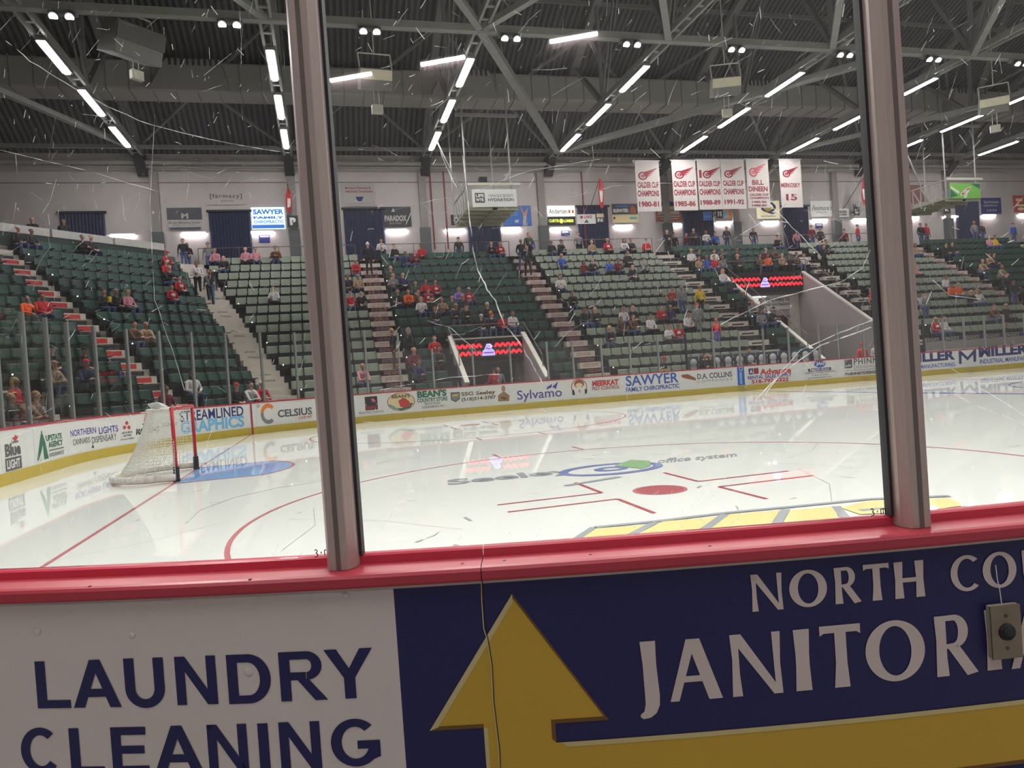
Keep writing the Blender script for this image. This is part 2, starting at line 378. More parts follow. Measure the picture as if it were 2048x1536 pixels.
# painted sponsor lettering in the ice (its corners read off the ice plane)
def ipt(x, y): w = at(x, y, 2, 0); return (w.x, w.y)
def ice_text(t, p00, p10, p01, m, bold=.02):
    a, b_, c_ = Vector(ipt(*p00)), Vector(ipt(*p10)), Vector(ipt(*p01)); vs, fs = text2d(t, bold); d = Deco()
    d.v = [tuple(a+(b_-a)*u+(c_-a)*v) for u, v in vs]; d.f = list(fs); return d
ice_deco('ice_lettering', ice_text('Seeley', (897, 974), (1160, 948), (893, 960), IG, .03), IG)
ice_deco('ice_lettering', ice_text('office system', (1312, 930), (1475, 916), (1318, 918), IG, .02), IG)
ax, ay = ipt(1222, 938); ice_deco('ice_emblem', Deco().ring(ax, ay, .75, .55, .62, .4, 32).ring(ax, ay, .25, .2, .12, .1, 20), IB)
d = Deco(); d.poly([ipt(*q) for q in ((1228, 932), (1262, 920), (1300, 922), (1302, 932), (1282, 938), (1250, 934))]); ice_deco('ice_emblem', d, IGN, .0006)
d = Deco(); d.line([ipt(*q) for q in ((1130, 972), (1185, 963), (1240, 954))], .1); ice_deco('ice_emblem', d, IG, .0003)
# big yellow sponsor mark near the glass
for pl in (((1140, 1090), (1190, 1058), (1300, 1050), (1250, 1078)), ((1262, 1076), (1325, 1044), (1440, 1034), (1390, 1064), (1300, 1078)),
           ((1412, 1060), (1455, 1030), (1560, 1022), (1540, 1052)), ((1565, 1050), (1580, 1022), (1672, 1014), (1676, 1042)),
           ((1680, 1016), (1740, 1003), (1900, 998), (1930, 1012), (1860, 1022), (1720, 1030))):
    ice_deco('ice_emblem', Deco().poly([ipt(*q) for q in pl]), IY, .0003+pl[0][0]*1e-6)
d = Deco()
d.line([ipt(*q) for q in ((1130, 1094), (1188, 1056), (1310, 1044), (1450, 1027), (1600, 1013), (1740, 999), (1900, 993))], .07)
for q in (((1246, 1080), (1310, 1046)), ((1404, 1064), (1450, 1030)), ((1552, 1050), (1572, 1020)), ((1690, 1036), (1672, 1014)), ((1720, 1022), (1800, 1016), (1880, 1020))): d.line([ipt(*a) for a in q], .08)
ice_deco('ice_emblem', d, IG, .003)
d = Deco(); d.line([ipt(*q) for q in ((372, 1046), (400, 1020), (470, 995), (560, 975), (650, 962))], .03); ice_deco('skate_mark', d, IW, .0001)
# skate cuts and puck marks
d = Deco(); rnd = random.Random(3)
for i in range(170):
    x = rnd.uniform(-2, 20); y = rnd.uniform(-12, 12); a = rnd.uniform(0, math.pi); L = rnd.uniform(.05, .3) if rnd.random() < .7 else rnd.uniform(.5, 2.5); wd = .012 if L < .3 else .006
    d.line([(x, y), (x+L*.5*math.cos(a), y+L*.5*math.sin(a)), (x+L*math.cos(a+.15), y+L*math.sin(a+.15))], wd)
for q in (((250, 885), (262, 882)), ((860, 1104), (868, 1110)), ((908, 1090), (922, 1095)), ((832, 1085), (846, 1080)), ((1395, 976), (1402, 972)), ((930, 1035), (942, 1042))): d.line([ipt(*q[0]), ipt(*q[1])], .03)
ice_deco('skate_mark', d, ice_mat('ice_cut', s2l(186, 188, 184)), .0002)

# ---------------------------------------------------------------- far boards
M_board = mat('board_white', s2l(226, 227, 228), .35, 0, .03, 3, .5); M_kick = mat('kick_yellow', s2l(196, 172, 62), .45, 0, .06, 3); M_cap = mat('cap_red', s2l(178, 48, 62), .4, 0, .05)
SEND = 44.0; S0 = -RR*math.pi/2-12.5
def strip(name, m, s0, s1, z0, z1, o0, o1, parent, step=.35):
    b = MB(); n = max(1, int((s1-s0)/step)); 
    for i in range(n+1):
        s = s0+(s1-s0)*i/n; b.v += [tuple(board_pt(s, z0, o1)), tuple(board_pt(s, z1, o1)), tuple(board_pt(s, z1, o0)), tuple(board_pt(s, z0, o0))]
    for i in range(n):
        k = 4*i
        for j in range(4): b.f.append((k+j, k+4+j, k+4+(j+1) % 4, k+(j+1) % 4)); b.mi.append(0)
    b.f += [(0, 1, 2, 3), (4*n+3, 4*n+2, 4*n+1, 4*n)]; b.mi += [0, 0]
    return wobj(b, name, m, parent)
def strip_split(name, m, s0, s1, *a, **k):
    for p, q in ((s0, min(s1, -RR*math.pi/2)), (max(s0, -RR*math.pi/2), min(s1, 0)), (max(s0, 0), s1)):
        if q > p: yield strip(name, m, p, q, *a, step=(.35 if q <= 0 else 5), **k)
seg = [(S0, -13.4, 'left end of the rink behind the goal'), (-13.4, 0, 'curved far left corner behind the goal net'), (0, 14.35, 'straight far side left of the blue line'), (14.35, SEND, 'straight far side right of the blue line')]
for a, bb, nm in seg:
    e = empty('dasher_board', board_pt((a+bb)/2, 0), 0, f'white yellow-based rink boards, {nm}', 'rink boards', 'far rink boards')
    bpy.context.view_layer.update()
    for _ in strip_split('board_panel', M_board, a, bb, .0, 1.03, -.1, 0, e): pass
    for _ in strip_split('kick_plate', M_kick, a, bb, 0.0, .235, 0, .012, e): pass
    for _ in strip_split('top_rail', M_cap, a, bb, 1.03, 1.075, -.12, .015, e): pass
M_glass = glass_mat('far_glass', .005); M_postm = mat('post_aluminium', s2l(150, 152, 150), .4, .6, .05); M_joint = mat('joint_red', s2l(170, 50, 60), .5)
d = Deco(); d.rect(-.03, .03, 0.01, 1.03)
su, _ = board_uv(503, 835); Deco().rect(su-.03, su+.03, .0, 1.03).build('goal_line_mark', M_joint, board_pt, .016, bpy.data.objects['dasher_board.001'])
# glass posts at the places read off the photograph
postx = [(9, 853), (64, 847), (109, 840), (150, 835), (203, 829), (266, 822), (330, 812), (394, 812), (461, 806), (530, 800), (598, 794), (668, 789), (737, 783), (803, 778),
         (869, 773), (949, 768), (1024, 762), (1098, 756), (1149, 752), (1206, 747), (1263, 744), (1319, 739), (1375, 734), (1430, 729), (1482, 729), (1530, 724), (1580, 718), (1641, 715), (1678, 711), (1730, 710), (1790, 704), (1850, 699), (1889, 696), (1931, 693), (1972, 690), (2011, 687), (2052, 684)]
PS = [board_uv(x, y-2)[0] for x, y in postx]
PS = [PS[0]-3.6, PS[0]-2.4, PS[0]-1.2]+PS
for i, s in enumerate(PS):
    h = 3.4 if s < -.3 else (3.25 if s < .3 else 2.58)
    if s > 14.9 : h = 2.58
    p = board_pt(s, 0, -.05); b = MB(); nrm = (board_pt(s, 0, .1)-board_pt(s, 0, 0)).normalized(); tn = Vector((nrm.y, -nrm.x, 0))
    q = [p+tn*a+nrm*c for a, c in ((-.035, -.03), (.035, -.03), (.035, .045), (.02, .06), (-.02, .06), (-.035, .045))]
    b.add([(v.x, v.y, 1.07) for v in q]+[(v.x, v.y, h) for v in q], [(5, 4, 3, 2, 1, 0), (6, 7, 8, 9, 10, 11)]+[(j, (j+1) % 6, (j+1) % 6+6, j+6) for j in range(6)])
    tag(b.build('glass_post', M_postm if i not in (25, 34) else M_dark), f'slim {"dark" if i in (25, 34) else "grey"} metal post between far glass panes, {ORD[i+1]} from the left', 'post', 'glass posts on the far boards')
    if i+1 < len(PS):
        s2 = PS[i+1]; hh = min(h, 3.4 if s2 < -.3 else 2.58) if s < -.3 else 2.56
        a, c = board_pt(s+.035, 0, -.05), board_pt(s2-.038, 0, -.05); dd = (c-a).normalized(); nn = Vector((-dd.y, dd.x, 0))*.006
        b = MB(); b.hexa([a-nn+Vector((0, 0, 1.075)), c-nn+Vector((0, 0, 1.075)), c+nn+Vector((0, 0, 1.075)), a+nn+Vector((0, 0, 1.075)),
                          a-nn+Vector((0, 0, hh)), c-nn+Vector((0, 0, hh)), c+nn+Vector((0, 0, hh)), a+nn+Vector((0, 0, hh))])
        tag(b.build('rink_glass', M_glass), f'{"tall" if hh > 3 else "low"} clear glass pane on the far boards, {ORD[i+1]} from the left', 'glass pane', 'glass panes on the far boards')

# ---------------------------------------------------------------- advertisements on the far boards
def col(n, r, g, b, rough=.45): return mat(n, s2l(r, g, b), rough, 0, .03)
K = dict(black=col('p_black', 45, 45, 48), navy=col('p_navy', 40, 48, 110), blue=col('p_blue', 52, 92, 175), lblue=col('p_lblue', 120, 186, 226), red=col('p_red', 196, 58, 66), dred=col('p_dred', 150, 40, 55),
         green=col('p_green', 40, 110, 84), grey=col('p_grey', 130, 130, 130), dgrey=col('p_dgrey', 88, 88, 90), purple=col('p_purple', 84, 66, 150), orange=col('p_orange', 232, 130, 50), brown=col('p_brown', 150, 84, 52),
         yellow=col('p_yellow', 214, 190, 66), white=col('p_white', 225, 224, 220), cream=col('p_cream', 224, 206, 160), pink=col('p_pink', 214, 90, 140), teal=col('p_teal', 110, 176, 186), olive=col('p_olive', 96, 84, 44), skin=col('p_skin', 176, 132, 100), tan=col('p_tan', 150, 120, 84), sky=col('p_sky', 70, 130, 210), lgreen=col('p_lgreen', 120, 190, 70))
def uvr(x0, x1, yt, yb, f=board_uv):
    xm = (x0+x1)/2; u0 = f(x0, (yt+yb)/2)[0]; u1 = f(x1, (yt+yb)/2)[0]; return u0, u1, f(xm, yb)[1], f(xm, yt)[1]
class Ad:
    def __init__(s, x0, x1, label, surf=board_pt, inv=board_uv, yt=None, yb=None, zr=(.26, 1.02), grp='advertisements on the far boards', name='advertisement', back=None, off=.004, thick=True, cat='advertisement', backm=None):
        s.surf, s.inv, s.off = surf, inv, off
        if yt is None: u0 = inv(x0, 0 if False else board_mid(x0))[0]; u1 = inv(x1, board_mid(x1))[0]; v0, v1 = zr
        else: u0, u1, v0, v1 = uvr(x0, x1, yt, yb, inv)
        s.u0, s.u1, s.v0, s.v1 = u0, u1, v0, v1
        s.e = empty(name, surf((u0+u1)/2, v0, 0), 0, label, cat, grp); bpy.context.view_layer.update()
        bm_ = backm or K['white'] if back is None else back
        n = max(1, int(abs(u1-u0)/.3)) if inv is board_uv else 1
        b = MB()
        for i in range(n+1):
            u = u0+(u1-u0)*i/n; b.v += [tuple(surf(u, v0, off-.003 if thick else off)), tuple(surf(u, v1, off-.003 if thick else off)), tuple(surf(u, v1, off)), tuple(surf(u, v0, off))]
        for i in range(n):
            for j in range(4): b.f.append((4*i+j, 4*i+4+j, 4*i+4+(j+1) % 4, 4*i+(j+1) % 4)); b.mi.append(0)
        b.f += [(0, 1, 2, 3), (4*n+3, 4*n+2, 4*n+1, 4*n)]; b.mi += [0, 0]
        s.panel = wobj(b, 'panel', bm_, s.e); s.k = 1
    def put(s, d, c, name='emblem', e=0):
        s.k += 1; return d.build(name, K[c] if isinstance(c, str) else c, s.surf, s.off+.0012*s.k, s.panel)
    def t(s, txt, x0, x1, yt, yb, c, bold=.02, shear=0, sp=1):
        u0, u1, v0, v1 = uvr(x0, x1, yt, yb, s.inv); return s.put(Deco().text(txt, u0, u1, v0, v1, bold, shear, sp), c, 'lettering')
    def P(s, pts, c): return s.put(Deco().poly([s.inv(*q) for q in pts]), c)
    def R(s, x0, x1, yt, yb, c): return s.put(Deco().rect(*uvr(x0, x1, yt, yb, s.inv)), c)
    def E(s, x0, x1, yt, yb, c, inner=None, a0=0, a1=360):
        u0, u1, v0, v1 = uvr(x0, x1, yt, yb, s.inv); cu, cv, ru, rv = (u0+u1)/2, (v0+v1)/2, (u1-u0)/2, (v1-v0)/2
        if inner is None: return s.put(Deco().disc(cu, cv, ru, rv), c)
        return s.put(Deco().ring(cu, cv, ru, rv, ru*inner, rv*inner, 32, a0, a1), c)
def board_mid(x):   # image height of the middle of the far boards, by search
    lo, hi = 600, 1000
    for _ in range(30):
        y = (lo+hi)/2; z = board_uv(x, y)[1]
        if z > .6: lo = y
        else: hi = y
    return y
a = Ad(2, 56, 'beer advertisement with red maple leaf, Blue lettering and boxed LIGHT on white boards')
a.t('Blue', 9, 41, 886, 912, 'dgrey', .05); a.R(10, 43, 914, 940, 'dgrey'); a.t('LIGHT', 13, 40, 918, 936, 'white', .03)
a.P([(30, 868), (32, 873), (36, 872), (33, 878), (30, 882), (27, 879), (23, 877), (28, 874)], 'red'); a.t('Labatt', 22, 36, 880, 886, 'dgrey')
a = Ad(68, 134, 'UPSTATE AGENCY insurance advertisement with a tall green arrow')
a.P([(82, 860), (90, 884), (97, 917), (88, 919), (86, 900), (82, 921), (74, 921), (78, 890)], 'green'); a.P([(85, 890), (86, 905), (81, 920), (77, 921), (82, 904)], 'white')
a.t('UPSTATE', 91, 123, 868, 880, 'green', .03); a.t('AGENCY', 96, 125, 881, 893, 'green', .03); a.R(97, 127, 897, 899, 'dgrey'); a.t('INSURANCE', 98, 127, 903, 911, 'grey')
a = Ad(136, 239, 'NORTHERN LIGHTS cannabis dispensary advertisement in thin lettering')
a.t('NORTHERN', 140, 192, 857, 870, 'purple', .02); a.t('LIGHTS', 197, 236, 852, 866, 'purple', .02); a.t('CANNABIS', 145, 180, 876, 888, 'dgrey', 0); a.t('DISPENSARY', 183, 233, 870, 883, 'dgrey', 0)
a.P([(185, 888), (188, 896), (182, 896)], 'dgrey')
a = Ad(241, 272, 'car dealer advertisement with three red diamonds on white')
for cx, cy in ((253, 846), (248.5, 855), (257.5, 855)): a.P([(cx, cy-5), (cx+4, cy), (cx, cy+5), (cx-4, cy)], 'red')
a.t('MITSUBISHI', 244, 264, 863, 867, 'dgrey'); a.t('MOTORS', 247, 262, 869, 873, 'dgrey'); a.t('Drive your Ambition', 241, 268, 876, 880, 'dgrey')
a = Ad(274, 356, 'TONY MANGINO advertisement with a red shape, partly behind the goal net')
a.P([(291, 828), (305, 828), (302, 843), (287, 843)], 'red'); a.t('TONY', 284, 308, 846, 854, 'black', .03); a.t('MANGINO', 271, 318, 855, 867, 'black', .05, .2); a.t('COUNTRY', 322, 354, 846, 852, 'dgrey')
a = Ad(358, 496, 'STREAMLINED GRAPHICS advertisement in navy and light blue letters')
a.t('STREAMLINED', 359, 487, 817, 838, 'navy', .02); a.t('GRAPHICS', 360, 489, 836, 861, 'lblue', .04)
a = Ad(512, 640, 'CELSIUS LIVE FIT advertisement with orange and grey letter C')
a.E(521, 552, 807, 848, 'orange', .6, 40, 170); a.E(521, 552, 807, 848, 'grey', .6, 170, 310); a.t('CELSIUS', 555, 624, 817, 832, 'dgrey', .03); a.t('LIVE FIT', 598, 624, 832, 837, 'red'); a.E(513, 519, 809, 815, 'grey', .6)
a = Ad(716, 770, 'small black square CERTIFIED badge advertisement with pink figure')
a.R(730, 755, 793, 820, 'black'); a.t('CERTIFIED', 731.5, 753.5, 807, 811, 'white', .03); a.P([(738, 796), (746, 795), (752, 803), (741, 805)], 'pink'); a.R(732, 753, 812, 818, 'dred'); a.t('INSULATION + CHARCOAL', 718, 768, 822, 826, 'grey')
a = Ad(772, 897, "BEAN'S COUNTRY STORE advertisement with an oval moose badge")
a.E(774, 830, 785, 822, 'brown'); a.E(775.5, 828.5, 786, 821, 'cream'); a.P([(778, 811), (800, 806), (826, 806), (820, 816), (803, 821), (787, 818)], 'green'); a.P([(777, 807), (790, 814), (800, 820), (786, 817)], 'teal')
a.P([(794, 813), (797, 801), (803, 798), (806, 795), (811, 797), (818, 802), (821, 811), (810, 815)], 'red'); a.t("BEAN'S", 783, 820, 789, 796, 'olive', .04)
a.t("BEAN'S", 834, 893, 780, 794, 'green', .05); a.t('COUNTRY STORE', 834, 895, 795, 803, 'green', .03); a.t('RIDGE ROAD', 849, 881, 804, 809, 'grey'); a.t('QUEENSBURY, NY', 844, 888, 811, 816, 'grey')
a = Ad(899, 1022, 'SSG Seeley phone number advertisement with shield and soldier figure')
a.P([(901, 785), (919.5, 784), (920, 798), (911, 804.5), (902, 800)], 'dgrey'); a.P([(903, 787), (918, 786), (918.5, 797), (911, 802), (904, 799)], 'grey'); a.t('ARMY', 904, 917.5, 788, 793, 'yellow', .05)
a.t('SSG Seeley', 922, 991, 782, 792, 'olive', .03); a.t('(518)514-3707', 923, 992, 793, 802, 'olive', .03)
a.P([(996, 803), (996, 791), (1001, 787), (1005, 784), (1010, 784), (1015, 788), (1019, 791), (1018, 802)], 'tan'); a.E(1002.5, 1010.5, 771, 784, 'skin'); a.P([(1000, 795), (1008, 793), (1016, 797), (1008, 800)], 'olive')
a = Ad(1026, 1134, 'Sylvamo advertisement in purple letters with a purple sail')
a.t('Sylvamo', 1034, 1124, 778, 802, 'purple', .01); a.P([(1116, 763), (1112, 778), (1104, 774)], 'purple'); a.P([(1094, 774), (1104, 768), (1103, 775), (1093, 779)], 'purple')
a = Ad(1138, 1244, 'MEERKAT PEST CONTROL advertisement with a round red badge')
a.E(1142, 1174, 758, 790, 'red', .9); a.E(1148, 1168, 760, 776, 'brown'); a.E(1151, 1165, 766, 775, 'cream'); a.P([(1146, 777), (1158, 774), (1171, 776), (1172, 789), (1147, 791)], 'white'); a.P([(1144, 780), (1148, 780), (1150, 790), (1145, 790)], 'black'); a.P([(1169, 779), (1174, 777), (1174, 786), (1170, 789)], 'black'); a.t('C', 1157, 1161, 779, 785, 'red', .05)
a.t('MEERKAT', 1184, 1237, 760, 771, 'red', .05); a.t('PEST CONTROL', 1184, 1239, 772, 779, 'dred', .01)
a = Ad(1247, 1361, 'SAWYER FAMILY CHIROPRACTIC advertisement in blue letters')
a.t('SAWYER', 1251, 1357, 748, 769, 'blue', .02); a.t('FAMILY CHIROPRACTIC', 1251, 1359, 771, 780, 'blue', .03)
a = Ad(1363, 1471, 'D.A. COLLINS COMPANIES advertisement with a brown feather')
a.P([(1362, 750), (1375, 748), (1391, 756), (1392, 761), (1375, 758), (1364, 755)], 'brown'); a.t('D.A. COLLINS', 1394, 1464, 745, 756, 'dgrey', .03); a.t('COMPANIES', 1394, 1464, 758, 763, 'grey', 0, 0, 1.4)
a = Ad(1475, 1489, 'narrow vertical blue advertisement at the blue line', back=K['blue'])
a.E(1478, 1485, 733, 742, 'white', .7); a.R(1479, 1484, 744, 768, 'lblue')
a = Ad(1492, 1590, 'Advance rental sales supply advertisement in red letters with phone number')
a.R(1497, 1506, 737, 749, 'navy'); a.R(1507, 1517, 736, 748, 'dred'); a.t('A', 1499, 1505, 739, 747, 'white', .05); a.t('Advance', 1519, 1582, 736, 748, 'red', .04); a.t('RENTAL SALES SUPPLY', 1495, 1583, 749, 756, 'purple', .03); a.t('518-792-2222', 1503, 1577, 757, 765, 'red', .04)
a = Ad(1606, 1674, 'JAG construction advertisement with a blue oval on white')
a.E(1628, 1651, 721, 735, 'blue'); a.t('JAG', 1631, 1648, 724, 732, 'white', .04, .2); a.R(1616, 1662, 736, 742, 'navy'); a.t('DESIGN BUILD', 1620, 1659, 737, 741, 'white', .03); a.t('COMMERCIAL INDUSTRIAL CONTRACTOR', 1609, 1670, 743, 746, 'grey'); a.t('518-812-6051', 1623, 1657, 748, 751, 'grey'); a.t('www.jagprosinc.com', 1615, 1663, 753, 757, 'grey')
a = Ad(1685, 1790, 'PHINNEY design group advertisement with a grey square badge')
a.R(1689, 1704, 719, 736, 'grey'); a.P([(1689, 737), (1690, 728), (1696, 721), (1704, 718), (1704, 736)], 'dgrey'); a.t('pdg', 1691, 1702, 728, 735, 'white'); a.t('PHINNEY', 1707, 1775, 715, 727, 'dgrey', .02, 0, 1.15); a.t('DESIGNGROUP', 1707, 1775, 729, 735, 'grey', 0, 0, 1.1); a.R(1690, 1778, 738, 739, 'grey'); a.t('PHINNEYDESIGN.COM', 1690, 1778, 742, 748, 'dgrey', .04)
a = Ad(1806, 1913, 'left MILLER industrial manufacturing advertisement in navy letters beside the near post')
a.t('MILLER', 1812, 1910, 703, 723, 'navy', .05); a.t('INDUSTRIAL MANUFACTURING', 1790, 1910, 729, 737, 'blue', .02)
a = Ad(1915, 2100, 'right MILLER industrial manufacturing advertisement with the large letter M emblem')
a.P([(1917, 702), (1922, 702), (1935, 714), (1948, 699), (1952, 699), (1952, 723), (1947, 724), (1946, 709), (1935, 721), (1923, 710), (1923, 728), (1918, 728)], 'navy')
a.t('MILLER', 1957, 2056, 691, 711, 'navy', .05); a.t('INDUSTRIAL MANUFACTURING', 1959, 2082, 714, 723, 'blue', .02)
# ---------------------------------------------------------------- grandstand: rows j=0..14 around the corner, octagonal plan
D0, RUN, RISE, NROW = 10.15, .82, .52, 15
def rd(j): return 9.3 if j == 0 else D0+RUN*(j-1)        # distance of the row's front edge from the rink corner centre
def rzz(j): return .45 if j == 0 else .90+RISE*(j-1)
TH = {0: 0.0, 45: math.pi/4, 90: math.pi/2}
def sp(th, d, u, z=0.0):
    t = TH[th]; return Vector((5.18-math.sin(t)*d+math.cos(t)*u, 4.42+math.cos(t)*d+math.sin(t)*u, z))
T22 = math.tan(math.pi/8)
VOM = [(2.82, 6.35, 5, 17.85), (19.72, 25.12, 11, 22.78)]    # u0, u1, first row above, Y of the header
XEND = 50.0
def spans(th, j):
    d = rd(j)
    if th == 45: return [(-T22*d, T22*d)]
    if th == 90: return [(-14, T22*d)]
    out = []; u = -T22*d
    for a, b_, jr, _ in VOM:
        if j < jr: out.append((u, a)); u = b_
    out.append((u, XEND)); return out
for th, nm in ((0, 'straight'), (45, 'corner'), (90, 'end')):
    b = MB()
    for j in range(NROW+1):
        d0 = rd(j) if j < NROW else rd(NROW-1)+RUN; z = rzz(j) if j < NROW else 8.18
        d1 = rd(j+1)+.02 if j < NROW-1 else (d0+RUN if j < NROW else d0+.4)
        zb = -.02 if z < 1 else z-1.0
        for u0, u1 in spans(th, min(j, NROW-1)):
            k0 = T22*(d1-d0) if abs(u0+T22*d0) < 1e-6 or (th == 45) else 0; k1 = T22*(d1-d0) if th in (45, 90) else 0
            p = [sp(th, d0, u0), sp(th, d0, u1), sp(th, d1, u1+k1), sp(th, d1, u0-k0)]
            b.hexa([(v.x, v.y, zb) for v in p]+[(v.x, v.y, z) for v in p])
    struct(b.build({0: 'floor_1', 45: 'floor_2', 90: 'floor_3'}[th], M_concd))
DT = rd(NROW-1)+RUN
pts = [sp(90, DT, -14), sp(90, DT, T22*DT), sp(0, DT, -T22*DT), sp(0, DT, XEND+5.9)]
b = MB(); ring = [(v.x, v.y) for v in pts]+[(XR, 29.49), (XL+.01, 29.49), (XL+.01, pts[0].y)]
ring = [(pts[0].x, pts[0].y), (pts[1].x, pts[1].y), (pts[2].x, pts[2].y), (61, pts[2].y), (61, 29.49), (XL+.01, 29.49), (XL+.01, pts[0].y)]
n = len(ring); b.add([(x, y, 7.9) for x, y in ring]+[(x, y, 8.18) for x, y in ring], [tuple(range(n-1, -1, -1)), tuple(range(n, 2*n))]+[(i, (i+1) % n, (i+1) % n+n, i+n) for i in range(n)])
struct(b.build('floor_4', M_conc))

# aisle stairs: (theta, u centre function, width, sign colour, name)
M_step = mat('step_paint', s2l(205, 196, 186), .7, 0, .06, 4); K['steppink'] = col('p_steppink', 176, 120, 122); K['stepred'] = col('p_stepred', 196, 58, 60)
AIS = [(45, None, -.1, 1.0, 'stepred', 'with red signs in the far left corner'), ('m', None, 0, 1.15, 'grey', 'climbing to the dark curtain left of the SAWYER screen'),
       (0, 5.30-5.18, 0, 1.1, 'steppink', 'left of the dark green seats under sign O'), (0, 13.93-5.18, 0, 1.05, 'steppink', 'right of the dark green seats under sign O'),
       (0, 22.92-5.18, 0, 1.15, 'black', 'left of the wide tunnel under sign M'), (0, 31.9-5.18, 0, 1.1, 'black', 'right of the wide tunnel under sign M'),
       (0, 41.3-5.18, 0, 1.1, 'steppink', 'under sign K'), (0, 50.4-5.18, 0, 1.1, 'steppink', 'at the far right edge'), ('w', None, 0, 1.1, 'stepred', 'at the left edge behind the glass')]
def ais_frame(a):
    th, u, du, w = a[:4]
    if th == 'm' or th == 'w':     # mitre aisle along the bisector
        t = math.pi/8 if th == 'm' else 3*math.pi/8
        dr = Vector((-math.sin(t), math.cos(t), 0)); rt = Vector((math.cos(t), math.sin(t), 0)); base = Vector((5.18, 4.42, 0)); sc = 1/math.cos(math.pi/8)
        return lambda d, x, z: base+dr*(d*sc-.25)+rt*x+Vector((0, 0, z))
    t = TH[th]; uu = du if u is None else u
    return lambda d, x, z: sp(th, d, uu+x, z)
M_alight = glow('aisle_glow', (1, .96, .85), 2)
for ai, a in enumerate(AIS):
    f = ais_frame(a); w = a[3]/2; sc = 1
    o = f(rd(0), 0, 0); e = empty('aisle_stair', o, 0, f'pale painted aisle stair {a[5]}', 'stair', 'aisle stairs of the grandstand'); bpy.context.view_layer.update()
    b = MB(); lt = MB()
    for j in range(NROW+1):
        for half in (0, 1):
            d0 = (rd(j) if j < NROW else DT)-.41+.41*half; z = (rzz(j) if j < NROW else 8.18)-.26*(1-half)
            if j == 0 and half == 0: continue
            d1 = d0+.43
            p = [f(d0, -w, 0), f(d0, w, 0), f(d1, w, 0), f(d1, -w, 0)]
            b.hexa([(v.x, v.y, z-.5) for v in p]+[(v.x, v.y, z+.012) for v in p])
            if (a[4] != 'grey' or (j+half) % 2 == 0) and j < NROW:
                d = Deco(); x0, x1 = -w*.72, w*.6
                if half and a[4] in ('stepred', 'black'): d.rect(x0, x1, z-.2, z-.05)
                elif a[4] == 'stepred': d.rect(x0, x1, z-.2, z-.03)
                elif a[4] == 'grey': d.text('STORAGE' if j % 2 else 'self store', x0*.6, x1*.6, z-.16, z-.08, .03)
                elif a[4] == 'black': d.rect(x0*.9, x1*.9, z-.17, z-.1)
                else:
                    d.text('RICE CARTS' if j % 2 else 'RUSH INCOME', x0, x1, z-.19, z-.12, .03); d.text('UNRIVALLED', x0, x1, z-.1, z-.04, .03)
                dd = d0-.004; cc = 'black' if (a[4] == 'black' or (a[4] == 'stepred' and half)) else a[4]
                so = d.build('step_sign', K[cc], lambda u, v, off, dd=dd: f(dd, u, v), 0, e)
                if a[4] in ('stepred',) and not half:
                    pass
    wobj(b, 'steps', M_step, e)
    for j in range(1, NROW-1, 2):
        b = MB(); c = f(rd(j)+.12, w+.05, rzz(j)+.48); b.ball(c, .028, .028, .028, 8, 5); wobj(b, 'aisle_light', M_alight, e)
        b = MB(); b.tube(f(rd(j)+.14, w+.06, rzz(j)), f(rd(j)+.14, w+.06, rzz(j)+.45), .02, 6); wobj(b, 'light_post', M_dark, e)

